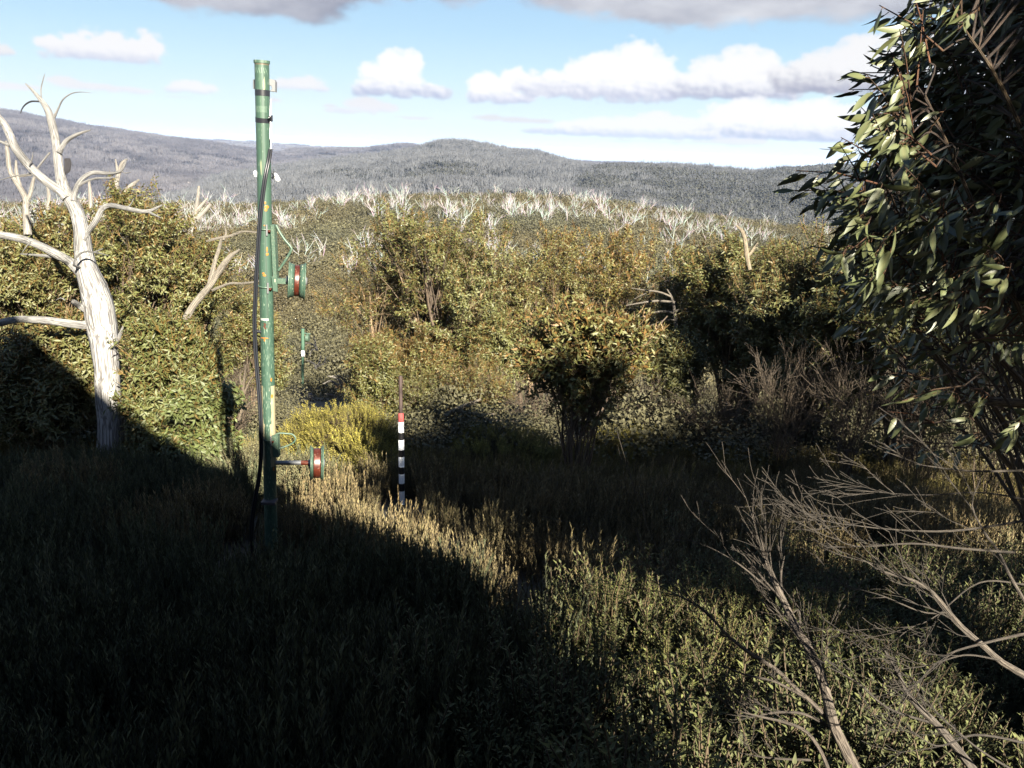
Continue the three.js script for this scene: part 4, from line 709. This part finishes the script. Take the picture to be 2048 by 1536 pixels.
  // upper wheel hanger
  const box = (x0, x1, y0, y1, d, name, dz = 0, rot = 0, mat2 = M.paint) => { const a = L(x0, y0, dz), b = L(x1, y1, dz), g = new THREE.BoxGeometry(Math.abs(b.x - a.x), Math.abs(a.y - b.y), d); const m = part(name, g, mat2, t); m.position.copy(a.add(b).multiplyScalar(0.5)); m.rotation.z = rot; return m; };
  box(544, 555, 449, 556, 0.07, 'hanger_plate', 0.01, 0.012);
  part('brace_rod', tubeG([L(552, 450), L(558, 462), L(569, 479), L(580, 492), L(583, 497), L(581, 503), L(570, 522), L(557, 541)], 0.0105, 8, 26), M.paint, t);
  box(549, 574.5, 556, 567.5, 0.035, 'arm', 0.02);
  { const pt = [[546, 552], [557, 548], [558, 582], [549, 580]].map(([x, y]) => L(x, y)), s = new THREE.Shape(pt.map((p) => new THREE.Vector2(p.x, p.y))), g = new THREE.ExtrudeGeometry(s, { depth: 0.012, bevelEnabled: false }); g.translate(0, 0, pt[0].z + 0.03); part('gusset', g, M.paint, t); }
  const ubolt = (y, tilt) => { const g = new THREE.TorusGeometry(R0 + 0.006, 0.006, 8, 40); g.rotateX(Math.PI / 2); const u = part('u_bolt', g, M.paint, t); u.position.copy(P(y)); u.rotation.set(0.05, 0, tilt);
    const n = part('nut', tubeG([V(R0 * 0.55, -0.045, R0 + 0.004), V(R0 * 0.55, 0.04, R0 + 0.004)], 0.008, 6), M.galv, u); const n2 = part('nut', tubeG([V(R0 * 0.75, -0.012, R0 * 0.8), V(R0 * 0.95, -0.014, R0 * 0.95)], 0.013, 6), M.rust, u); void n; void n2; };
  ubolt(457, -0.03); ubolt(572, -0.05); ubolt(876, -0.02);
  const dU = depthOf(atZ(593, 561, Z)); wheelParts(t, L(593.5, 561.5), 36.5 / 1704 * dU, 34 / 1704 * dU, -0.07, 0.25);
  // lower wheel and its loop
  box(546, 559, 869, 912, 0.06, 'hanger_plate', 0.02, 0.012);
  part('wire_loop', tubeG([L(548, 873, 0.03), L(556, 867, 0.03), L(572, 867, 0.02), L(585, 869), L(591, 876), L(588, 884), L(576, 891), L(558, 897, 0.02)], 0.0075, 8, 30), M.paint, t);
  part('axle', tubeG([L(550, 925.5, 0.0), L(622, 925.5, 0.0)], 0.019, 14), M.galv, t);
  part('axle_sleeve', tubeG([L(603, 925.5), L(617, 925.5)], 0.021, 14), M.rust, t);
  const dL = depthOf(atZ(633, 926, Z)); wheelParts(t, L(633.5, 926), 35 / 1704 * dL, 26 / 1704 * dL, -0.04, 0.25, 0.27);
  box(525, 553, 1000, 1006, 0.10, 'clamp', 0.06, 0, M.iron);

  // the cable, tied to the pylon with tape
  const c = [[541, 298, 0.055], [537, 322, 0.06], [531, 352, 0.085], [525, 395, 0.09], [520, 440, 0.09], [516.5, 490, 0.085], [513, 545, 0.08], [510.5, 600, 0.07], [509, 640, 0.06], [510.5, 690, 0.05], [514, 740, 0.05], [518, 785, 0.06], [521, 830, 0.07], [522, 870, 0.075], [522, 910, 0.07], [518, 955, 0.06], [509, 1005, 0.05], [503.5, 1050, 0.05], [503, 1085, 0.05], [509, 1125, 0.06], [522, 1160, 0.08], [534, 1190, 0.10]];
  const cb = atZ(534, 1190, Z), ct = thing('cable', 'pair of black cables running down the left side of the green pylon', 'cable', cb);
  for (const s of [-2.1, 2.1]) part('strand', tubeG(c.map(([x, y, dz]) => atZ(x + s, y, Z + dz).sub(cb)), 0.0092, 10, 90), M.rubber, ct);
  part('bare_wire', tubeG([[541.5, 199], [540.5, 225], [541, 250], [540, 272], [542, 285], [541, 299]].map(([x, y]) => atZ(x, y, Z + 0.05).sub(cb)), 0.004, 6, 30), M.white, ct);
  part('clip', tubeG([atZ(511, 662, Z + 0.03).sub(cb), atZ(523, 664, Z + 0.03).sub(cb)], 0.012, 6), M.rubber, ct);
}
// second pylon down the line
{
  const Z = -36.1, foot = atZ(604, 812, Z); foot.y -= 0.4; const t = thing('lift_pylon', 'distant green lift pylon with a white plate, down the slope behind the first', 'pylon', foot), L = (x, y, dz = 0) => atZ(x, y, Z + dz).sub(foot);
  const green = new THREE.MeshStandardMaterial({ name: 'green_paint_far', color: C(0.07, 0.15, 0.10), roughness: 0.5 });
  part('pole', tubeG([V(0, 0, 0), L(604.5, 776)], 0.066, 12), M.iron, t); part('pole', tubeG([L(604.5, 776), L(606.2, 672)], 0.058, 12), green, t); part('pole', tubeG([L(606, 705), L(605.5, 659)], 0.072, 12), green, t);  // dark lower length put in for the black shade at the base
  part('cap', tubeG([L(605.5, 660), L(605.5, 657.5)], 0.082, 12), green, t);
  part('arm', tubeG([L(606, 666), L(621, 668)], 0.03, 6), M.paint, t);
  { const g = new THREE.CylinderGeometry(0.16, 0.16, 0.13, 20); g.rotateZ(Math.PI / 2); const w = part('line_wheel', g, M.paint, t); w.position.copy(L(615, 676)); part('hanger', tubeG([V(0, 0, 0), V(0, 0.2, 0)], 0.03, 6), M.paint, w); }
  { const g = new THREE.BoxGeometry(0.16, 0.25, 0.02); const w = part('plate', g, M.white, t); w.position.copy(L(606, 707, 0.10)); }
  part('brace_rod', tubeG([L(606, 775), L(616, 786), L(620, 793), L(618, 799), L(606, 799)], 0.03, 6), M.iron, t);
  { const g = new THREE.CylinderGeometry(0.17, 0.17, 0.13, 20); g.rotateZ(Math.PI / 2); part('line_wheel', g, M.iron, t).position.copy(L(621, 794)); }
}
// striped snow pole
{
  const Z = -9.74, foot = atZ(804.2, 1034, Z); const t = thing('snow_pole', 'thin brown pole with black and white bands and one red band, standing in the heath', 'marker pole', foot);
  const P = (y) => atZ(lerp(801, 804, (y - 757) / 260), y, Z).sub(foot), d = depthOf(atZ(803, 900, Z)), rb = 5.8 / 1704 * d;
  const red = new THREE.MeshStandardMaterial({ name: 'red_band', color: C(0.62, 0.13, 0.12), roughness: 0.55 }), black = new THREE.MeshStandardMaterial({ name: 'black_band', color: C(0.012, 0.012, 0.014), roughness: 0.4 }), brown = new THREE.MeshStandardMaterial({ name: 'brown_rod', color: C(0.065, 0.04, 0.035), roughness: 0.6 });
  part('rod', tubeG([P(1040), P(752)], 3.9 / 1704 * d, 14), brown, t);
  const ys = [826, 843, 864, 879, 899, 913, 933, 947, 966, 981, 1022];
  ys.slice(0, -1).forEach((y, k) => { const m = k === 0 ? red : k % 2 ? M.white : black; part('band', tubeG([P(ys[k + 1]), P(y)], rb * (1 + (k % 3) * 0.004), 20), m, t); });
  part('rust_patch', tubeG([P(1013), P(999)].map((p) => p.add(V(-rb * 0.55, 0, rb * 0.55))), rb * 0.42, 8), M.rust, t);
}

// ------------------------------------------------------------------ near eucalypt at the right
function lanceGeo(seed) {   // a lance-shaped, sickle-bent leaf 1 unit long along +y, folded on its midrib
  const R = rng(seed), mb = new MB(), N = 8, sick = (R() - 0.5) * 0.6, droop = 0.12 + 0.4 * R(), w = 0.125 + 0.05 * R(), fold = 0.15 + 0.25 * R(), twist = (R() - 0.5) * 1.2;
  const rows = [];
  for (let k = 0; k <= N; k++) {
    const t = k / N, c = V(sick * t * t, t, -droop * t * t), ww = w * Math.pow(Math.sin(Math.PI * Math.pow(t * 0.97 + 0.015, 0.72)), 0.85), a = twist * t, sx = Math.cos(a), sz = Math.sin(a);
    const col = mixc([0.098, 0.118, 0.046], [0.088, 0.110, 0.046], t), mid = mixc([0.14, 0.14, 0.055], [0.11, 0.125, 0.05], t);
    rows.push([mb.v(c.clone().add(V(sx * ww, 0, sz * ww - fold * ww)), V(fold * 0.8, 0, 1).normalize(), col), mb.v(c, V(0, 0, 1), mid), mb.v(c.clone().add(V(-sx * ww, 0, -sz * ww - fold * ww)), V(-fold * 0.8, 0, 1).normalize(), col)]);
  }
  for (let k = 0; k < N; k++) for (let s = 0; s < 2; s++) { const a = rows[k][s], b = rows[k][s + 1], c = rows[k + 1][s], d = rows[k + 1][s + 1]; mb.tri(a, c, b); mb.tri(b, c, d); }
  const g = mb.geo(); g.computeVertexNormals(); return g;
}
{
  const R = rng(91), base = at(2330, 1560, 3.9); base.y = G(base.x, base.z) - 0.1;
  const t = thing('near_eucalypt', 'near eucalypt with long leaves leaning in from the right, mostly in shade', 'tree', base);
  const lances = [1, 2, 3, 4, 5].map(lanceGeo), stems = new MB(), thin = new MB(), nodes = [];
  const mat = M.leafNear;
  const paths = [   // stems as pixel, pixel, depth
    [[2240, 1180, 3.9], [2120, 1000, 3.8], [2048, 905, 3.7], [1980, 803, 3.6], [1881, 722, 3.5], [1810, 620, 3.4], [1765, 520, 3.3], [1740, 420, 3.2]],
    [[2230, 1120, 3.7], [2110, 850, 3.5], [1997, 714, 3.4], [1908, 622, 3.3], [1850, 520, 3.2], [1800, 400, 3.1], [1770, 300, 3.0]],
    [[2200, 1150, 3.9], [2060, 980, 4.0], [1980, 880, 4.0], [1908, 769, 4.0], [1826, 646, 3.9], [1760, 560, 3.8], [1700, 480, 3.7]],
    [[2230, 1060, 3.5], [2130, 800, 3.3], [2030, 600, 3.1], [1960, 440, 3.0], [1900, 300, 2.9], [1850, 190, 2.8]],
    [[2250, 1000, 3.5], [2170, 700, 3.3], [2110, 480, 3.1], [2060, 300, 3.0], [1990, 150, 2.9], [1930, 60, 2.8]],
    [[2260, 950, 3.7], [2220, 600, 3.5], [2190, 300, 3.4], [2120, 60, 3.3], [2060, -120, 3.3]],
    [[2300, 900, 3.6], [2320, 500, 3.5], [2330, 150, 3.4], [2300, -200, 3.3]],
    [[2320, 1000, 3.7], [2400, 500, 3.6], [2430, 200, 3.5], [2440, -100, 3.5]],
    [[2230, 1180, 4.2], [2060, 1040, 4.5], [1960, 900, 4.7], [1860, 790, 4.8], [1780, 700, 4.8], [1720, 640, 4.8]],
    [[2250, 1100, 4.3], [2150, 800, 4.6], [2040, 600, 4.7], [1930, 480, 4.7], [1840, 380, 4.6]],
    [[2300, 1100, 4.4], [2300, 650, 4.9], [2220, 380, 5.0], [2120, 200, 5.0], [2020, 80, 5.0]],
  ];
  for (let k = 0; k < 16; k++) { const d = 3.3 + 1.6 * R(), y0 = lerp(980, 1240, R()), x1 = lerp(1720, 2040, R()), y1 = lerp(420, 660, R()); paths.push([[2240, y0 + 40, d], [2110 - 40 * R(), y0 - 80, d], [lerp(2080, x1, 0.45), lerp(y0 - 100, y1, 0.45), d], [lerp(2080, x1, 0.8), lerp(y0 - 100, y1, 0.72), d], [x1, y1, d - 0.1]]); }
  paths.forEach((p, k) => {
    const pts = [V((R() - 0.5) * 0.2, 0, (R() - 0.5) * 0.2), ...p.map(([x, y, d]) => at(x, y, d).sub(base))], r0 = (k > 10 ? 0.007 : 0.014) + 0.009 * R(), [P, Q] = curve(pts, pts.map((_, i) => r0 * lerp(1, 0.2, i / (pts.length - 1))), 26), bc = mulc(mixc([0.20, 0.14, 0.065], [0.08, 0.05, 0.035], R()), 0.9);
    stems.tube(P, Q, 9, (s) => mulc(bc, 0.75 + 0.5 * (0.5 + 0.5 * Math.sin(s * 31 + k * 2))), { rough: 0.15, seed: k, freq: 6 });
    P.forEach((q, i) => { if (i > 12) nodes.push(q); });
  });
  const outline = [[-600, 1900], [-40, 1880], [20, 1868], [60, 1846], [100, 1812], [140, 1772], [200, 1742], [260, 1722], [330, 1706], [380, 1672], [430, 1652], [480, 1648], [540, 1672], [600, 1720], [660, 1790], [700, 1850]];
  const leaves = [];
  const spray = (p, dir, n, size) => {
    const tip = p.clone().addScaledVector(dir, 0.20 + 0.12 * R()); thin.tube([p, p.clone().lerp(tip, 0.5).add(V(0, 0.015, 0)), tip], [0.0042, 0.003, 0.0016], 4, mixc([0.26, 0.10, 0.035], [0.15, 0.09, 0.04], R()));
    for (let k = 0; k < n; k++) {
      const b = p.clone().lerp(tip, 0.15 + 0.9 * k / n), d = dir.clone().multiplyScalar(0.25).addScaledVector(rdir(R), 0.52).add(V(-0.42, -0.62, 0.05)).normalize(), pet = b.clone().addScaledVector(d, 0.014);
      thin.tube([b, pet], [0.0018, 0.0013], 3, [0.26, 0.13, 0.04]);
      const L = size * (0.055 + 0.040 * R()), m = rotTo(d, R, L, pet), j = 0.8 + 0.45 * R();
      leaves.push({ m, g: Math.floor(R() * 5), c: C(j, j * (0.95 + 0.1 * R()), j), p: pet.clone() });
    }
  };
  const addSpray = (x, y, d, n = 9, size = 1) => {
    const p = at(x, y, d).sub(base), w = p.clone().add(base), s0 = (-0.5 - w.z) / SUN.z, sx = w.x + SUN.x * s0, sy = w.y + SUN.y * s0; if (Math.abs(sx - 2.69) < 0.17 && sy > 1.1 && sy < 2.2) return;   // an open gap in the crown
    let best = nodes[0], bd = 9; for (const q of nodes) { const s = q.distanceTo(p) + Math.max(0, q.y - p.y) * 1.5; if (s < bd) { bd = s; best = q; } }
    const mid = best.clone().lerp(p, 0.55).add(V((R() - 0.5) * 0.08, 0.04, (R() - 0.5) * 0.08)), r = 0.0035 + 0.003 * Math.min(1, bd);
    const [P, Q] = curve([best, mid, p], [r, r * 0.75, 0.0025], 6); thin.tube(P, Q, 5, mixc([0.10, 0.06, 0.035], [0.06, 0.04, 0.03], R()));
    spray(p, p.clone().sub(best).normalize().add(V(-0.05, 0.35, 0.1)).addScaledVector(rdir(R), 0.5).normalize(), n, size);
  };
  for (let k = 0, made = 0; k < 6000 && made < 860; k++) {
    const y = lerp(-60, 690, R()), x = lerp(1640, 2120, R()), e = knots(outline, y); if (x < e + 62) continue; if (y > 560 && R() < 0.35 + (y - 560) / 200) continue;
    const d = 2.55 + 1.9 * R() + (x - e < 60 ? 0 : 0.2); made++; addSpray(x, y, d, 7 + Math.floor(R() * 4));
  }
  for (const [x, y] of [[1872, 40], [1850, 66], [1820, 100], [1790, 130], [1770, 175], [1745, 215], [1730, 250], [1722, 300], [1712, 330], [1690, 372], [1668, 400], [1660, 450], [1655, 485], [1680, 520], [1640, 440], [1648, 420], [1640, 500], [1660, 540], [1690, 460], [1700, 500], [1720, 560], [1690, 580], [1740, 600], [1780, 590], [1820, 620], [1860, 640], [1700, 420], [1690, 395], [1900, 20], [1940, 10], [1700, 560], [1760, 630]]) addSpray(x + 66, y - 4, 2.7 + 0.5 * R(), 8);
  for (let k = 0; k < 130; k++) { const x = lerp(2060, 2420, R()), y = lerp(-320, 640, R()); addSpray(x, y, 2.7 + 1.0 * R(), 9, 1.25); }
  for (let k = 0; k < 30; k++) { const x = lerp(1930, 2350, R()), y = lerp(-260, -60, R()); addSpray(x, y, 2.8 + 0.9 * R(), 9, 1.2); }
  for (let k = 0; k < 110; k++) { const y = lerp(560, 900, R() ** 1.4), x = lerp(1740 + (y - 560) * 0.35, 2080, R()); addSpray(x, y, 3.0 + 1.5 * R(), 6); }
  // an added leafy branch, unseen beside the viewpoint, placed to shade the lower crown
  for (let k = 0; k < 130; k++) { const a = R() * 6.283, q = Math.sqrt(R()), p = V(2.30 + 0.40 * q * Math.cos(a), 0.80 + 0.44 * q * Math.sin(a), -0.85 + 0.7 * (R() - 0.5)).sub(base); spray(p, rdir(R).add(V(0, 0.3, 0)).normalize(), 9, 1.2); }
  { const [P, Q] = curve([nodes[0].clone(), V(2.9, -0.4, -1.6).sub(base), V(2.6, 0.5, -1.0).sub(base), V(2.4, 1.2, -0.8).sub(base)], [0.02, 0.016, 0.011, 0.004], 16); stems.tube(P, Q, 7, [0.2, 0.14, 0.08]); }
  part('stem', stems.geo(true), M.bark, t); part('branch', thin.geo(true), M.bark, t, 'stuff');
  // the leaves that show largest are single parts, the others one mass
  camera.updateMatrixWorld(true);
  for (const l of leaves) { const w = l.p.clone().add(base), q = w.clone().applyMatrix4(camera.matrixWorldInverse), x = 1024 + q.x / -q.z * 1704, y = 768 - q.y / -q.z * 1704; l.rank = (x > -20 && x < 2060 && y > -20 && y < 1540) ? -q.z + (x > 1850 && y > 300 ? 0.8 : 0) : 90 - q.z; }
  leaves.sort((a, b) => a.rank - b.rank);
  const tints = [0.85, 1, 1.15].map((k) => { const m = mat.clone(); m.color.setRGB(k, k, k); return m; });
  leaves.slice(0, 300).forEach((l, k) => { const m = part('leaf', lances[l.g], tints[k % 3], t); m.applyMatrix4(l.m); });
  const rest = lances.map(() => []); leaves.slice(300).forEach((l) => rest[l.g].push([l.m, l.c]));
  rest.forEach((l, g) => copies('foliage', lances[g], mat, l, t));
}

// ------------------------------------------------------------------ bare shrubs, lower right
function bareShrub(label, limbs, seed, density, bias, col, cat = 'bare shrub') {
  const R = rng(seed), first = limbs[0][0], base = at(first[0], first[1], first[3] ?? 3); const t = thing('bare_shrub', label, cat, base), tw = new MB();
  const grow = (p, d, len, r, lv) => {
    const n = 4, pts = [p.clone()], dd = d.clone(); const bend = rdir(R).multiplyScalar(0.10);
    for (let k = 1; k <= n; k++) { dd.addScaledVector(bend, 0.7).addScaledVector(rdir(R), 0.10).add(V(0, 0.03, 0)).normalize(); pts.push(pts[k - 1].clone().addScaledVector(dd, len / n)); }
    tw.tube(pts, pts.map((_, k) => Math.max(0.0009, r * lerp(1, 0.35, k / n))), lv ? 4 : 5, mulc(col, 0.75 + 0.5 * R()));
    if (lv < 2) for (let k = 0, m = 2 + Math.floor(R() * 2.6); k < m; k++) { const s = 1 + Math.floor(R() * 3.5), nd = dd.clone().addScaledVector(rdir(R), 0.55).addScaledVector(bias, 0.25).normalize(); grow(pts[Math.min(s, n)], nd, len * (0.4 + 0.3 * R()), r * 0.6, lv + 1); }
  };
  limbs.forEach((l, i) => {
    const [P, Rr] = limbPoints(l, base, 3), [Q, Qr] = curve(P, Rr.map((q) => q * (i ? 0.52 : 0.75)), 18), mb = new MB();
    mb.tube(Q, Qr, i ? 7 : 10, (s) => mulc(col, 0.8 + 0.35 * Math.sin(s * 23 + i) ** 2), { rough: 0.15, seed: i + seed, freq: 9 }); part(i ? 'branch' : 'trunk', mb.geo(true), M.bark, t);
    let total = 0; for (let k = 1; k < Q.length; k++) total += Q[k].distanceTo(Q[k - 1]);
    const n = Math.round(total * density);
    for (let k = 0; k < n; k++) { const f = i ? 0.15 + 0.85 * Math.sqrt(R()) : 0.3 + 0.7 * R(), s = Math.min(17, Math.floor(f * 18)), p = Q[s].clone().lerp(Q[s + 1], R()), d = Q[s + 1].clone().sub(Q[s]).normalize().addScaledVector(rdir(R), 0.6).addScaledVector(bias, 0.45).normalize(); grow(p, d, (0.10 + 0.20 * R()) * Math.min(1.2, 0.4 + total), Math.max(0.0015, Math.min(0.0028, Qr[s] * 0.36)), 0); }
  });
  part('twigs', tw.geo(true), M.bark, t, 'stuff');
}
const up1 = V(-0.35, 0.75, -0.1).normalize(), left1 = V(-0.9, 0.25, 0).normalize(), GT = [0.145, 0.124, 0.10];
bareShrub('bare leaning shrub with a smooth grey brown trunk in the lower right', [
  [[1730, 1600, 17, 2.95], [1709, 1536, 16, 3.0], [1669, 1455, 14.5], [1649, 1375, 13, 3.1], [1619, 1300, 12], [1589, 1250, 11, 3.2], [1566, 1200, 9, 3.3], [1549, 1165, 7], [1534, 1130, 5, 3.4], [1526, 1085, 2.5]],
  [[1668, 1450, 10, 3.05], [1624, 1405, 9], [1589, 1375, 8.5, 3.0], [1554, 1340, 8], [1504, 1310, 7, 2.95], [1454, 1270, 5.5], [1409, 1220, 4.5], [1364, 1195, 3.4], [1319, 1172, 1.6]],
  [[1610, 1395, 6, 3.0], [1554, 1365, 5], [1494, 1350, 3.6, 2.9], [1424, 1325, 1.4]],
  [[1669, 1460, 7, 3.05], [1619, 1432, 6], [1554, 1425, 4.4, 2.95], [1494, 1437, 1.6]],
  [[1664, 1560, 9, 2.9], [1640, 1500, 8], [1610, 1462, 7], [1570, 1445, 5.6], [1514, 1432, 4], [1449, 1415, 1.4]],
  [[1568, 1204, 6, 3.3], [1552, 1160, 5], [1530, 1110, 3.6], [1519, 1062, 1.4]], [[1566, 1200, 5, 3.3], [1562, 1150, 4.4, 3.4], [1569, 1112, 1.6]], [[1560, 1195, 4.6, 3.25], [1520, 1150, 3.8], [1474, 1092, 1.4]], [[1540, 1180, 4, 3.2], [1480, 1130, 3], [1430, 1100, 2.4], [1382, 1080, 1.2]],
  [[1600, 1265, 5, 3.15], [1596, 1220, 3.6, 3.2], [1572, 1240, 2]], [[1620, 1520, 5, 2.9], [1540, 1516, 3.6], [1479, 1506, 1.4]],
], 701, 9, up1, [0.145, 0.122, 0.098]);
bareShrub('bare grey shrub spreading leftward twigs from the right edge', [
  [[2150, 1420, 12, 2.7], [2048, 1350, 10, 2.7], [2004, 1325, 9], [1964, 1290, 8], [1924, 1255, 7.4], [1894, 1220, 6.6], [1864, 1185, 5.8], [1824, 1160, 4.6], [1764, 1143, 3], [1734, 1124, 1.4]],
  [[2100, 1280, 8, 2.8], [2048, 1200, 7], [2019, 1150, 6.4], [1994, 1100, 5.6, 2.9], [1969, 1065, 4.6], [1944, 1010, 3], [1962, 955, 1.4]],
  [[2030, 1105, 5, 2.85], [1924, 1097, 4.4], [1824, 1087, 3.4, 2.75], [1699, 1090, 2.4], [1644, 1056, 1.1]], [[2060, 1040, 5, 2.9], [1900, 1062, 4], [1774, 1058, 2.8], [1616, 1038, 1.1]],
  [[2060, 1265, 6, 2.65], [1974, 1285, 5], [1899, 1308, 4], [1849, 1350, 2.8], [1815, 1390, 1.2]], [[2070, 940, 5, 3.0], [1940, 942, 3.6], [1828, 928, 1.3]], [[2060, 1170, 4, 2.8], [1960, 1165, 3], [1860, 1240, 2], [1800, 1260, 1]],
  [[1900, 1225, 4, 2.7], [1850, 1225, 3], [1760, 1190, 2.4], [1690, 1172, 1.1]], [[2000, 1320, 4, 2.65], [1930, 1310, 3.4], [1860, 1330, 2.4], [1790, 1340, 1]], [[2060, 1000, 4, 3.1], [1960, 985, 3], [1850, 990, 2], [1690, 980, 1]],
], 702, 8, left1, GT);
bareShrub('dark bare shrub at the bottom right corner', [
  [[1990, 1600, 13, 2.7], [1944, 1536, 12, 2.75], [1874, 1450, 10], [1824, 1400, 8], [1794, 1345, 5], [1769, 1300, 2]], [[1870, 1448, 5, 2.75], [1774, 1415, 4.4], [1714, 1365, 3.2], [1655, 1333, 1.3]], [[2070, 1490, 5, 2.6], [1949, 1470, 4.4], [1874, 1492, 3.4], [1824, 1462, 1.3]], [[2060, 1560, 5, 2.6], [1960, 1500, 4], [1900, 1450, 3], [1880, 1435, 1.2]],
], 703, 9, left1, [0.11, 0.095, 0.08]);

// ------------------------------------------------------------------ in the dark at the lower left
function rock(px, py, d, rx, ry, rz, seed, label) { const g = new THREE.IcosahedronGeometry(1, 5), p = g.attributes.position, v = V(0, 0, 0); for (let k = 0; k < p.count; k++) { v.fromBufferAttribute(p, k); const s = 1 + 0.35 * fbm(v.x * 1.2 + seed, v.y * 1.2, v.z * 1.2, 4); p.setXYZ(k, v.x * rx * s, v.y * ry * s, v.z * rz * s); } g.computeVertexNormals(); const m = part('boulder', g, M.stone, scene); m.position.copy(at(px, py, d)); tag(m, label, 'boulder'); }
M.stone = new THREE.MeshStandardMaterial({ name: 'granite', color: C(0.22, 0.22, 0.23), roughness: 0.95, bumpMap: dataTex(256, 256, (u, v) => 0.5 + ring(u, v * 6, 5, 4), false, 3, 3), bumpScale: 0.01 });
rock(205, 1190, 7.6, 0.26, 0.30, 0.25, 3, 'rounded grey boulder in the dark heath at the lower left');
rock(268, 1085, 9.2, 0.24, 0.34, 0.22, 8, 'upright grey boulder in the shade below the white dead tree');
deadTree('fallen_branch', 'dark fallen branch lying in the shade at the lower left', 'fallen branch', [[[140, 1095, 6], [180, 1105, 7], [215, 1120, 6], [250, 1122, 4], [300, 1116, 2]], [[180, 1106, 4], [205, 1130, 4], [225, 1148, 2]]], 8.2, 210, [0.25, 0.20, 0.15]);
deadTree('fallen_branch', 'curved dark stick in the shade left of the pylon foot', 'fallen branch', [[[262, 1165, 3], [300, 1174, 4], [340, 1162, 3.4], [372, 1140, 1.4]], [[320, 1118, 2], [350, 1110, 3], [374, 1098, 1.2]]], 7.6, 215, [0.25, 0.20, 0.15]);

// ------------------------------------------------------------------ the lodge behind the camera, whose gable shades the foreground
{
  const t = thing('ski_lodge', 'dark timber lodge with a steep gable roof, on the slope behind the viewpoint', 'building', V(-2.2, -2.15, 1.6));
  const wood = new THREE.MeshStandardMaterial({ name: 'dark_timber', color: C(0.09, 0.065, 0.045), roughness: 0.85 }), tin = new THREE.MeshStandardMaterial({ name: 'roof_iron', color: C(0.10, 0.11, 0.11), roughness: 0.55, metalness: 0.3 });
  const s = new THREE.Shape([[-4.5, -0.6], [4.5, -0.6], [4.5, 2.85], [0, 7.35], [-4.5, 2.85]].map(([x, y]) => new THREE.Vector2(x, y))), g = new THREE.ExtrudeGeometry(s, { depth: 8, bevelEnabled: false }); part('wall', g, wood, t);
  for (const d of [-1, 1]) { const len = 4.85 * Math.SQRT2, r = new THREE.BoxGeometry(len, 0.16, 8.8), m = part('roof', r, tin, t); m.position.set(d * 2.425, 7.55 - 2.425 + 0.06, 3.9); m.rotation.z = -d * Math.PI / 4; }
  part('chimney', new THREE.BoxGeometry(0.6, 1.8, 0.6), M.stone, t).position.set(-2.2, 6.6, 4);
  for (const x of [-2.6, 2.4]) { const w = part('window', new THREE.BoxGeometry(1.4, 1.1, 0.06), M.iron, t); w.position.set(x, 3.2, -0.02); part('frame', new THREE.BoxGeometry(1.6, 0.08, 0.10), M.white, w).position.y = 0.59; }
}

// every surface a little darker: the picture is exposed for the shade
{ const seen = new Set(); scene.traverse((o) => { const m = o.material; if (m && m !== M.white && !seen.has(m)) { seen.add(m); m.color.multiplyScalar(0.54); } }); }
renderer.render(scene, camera);
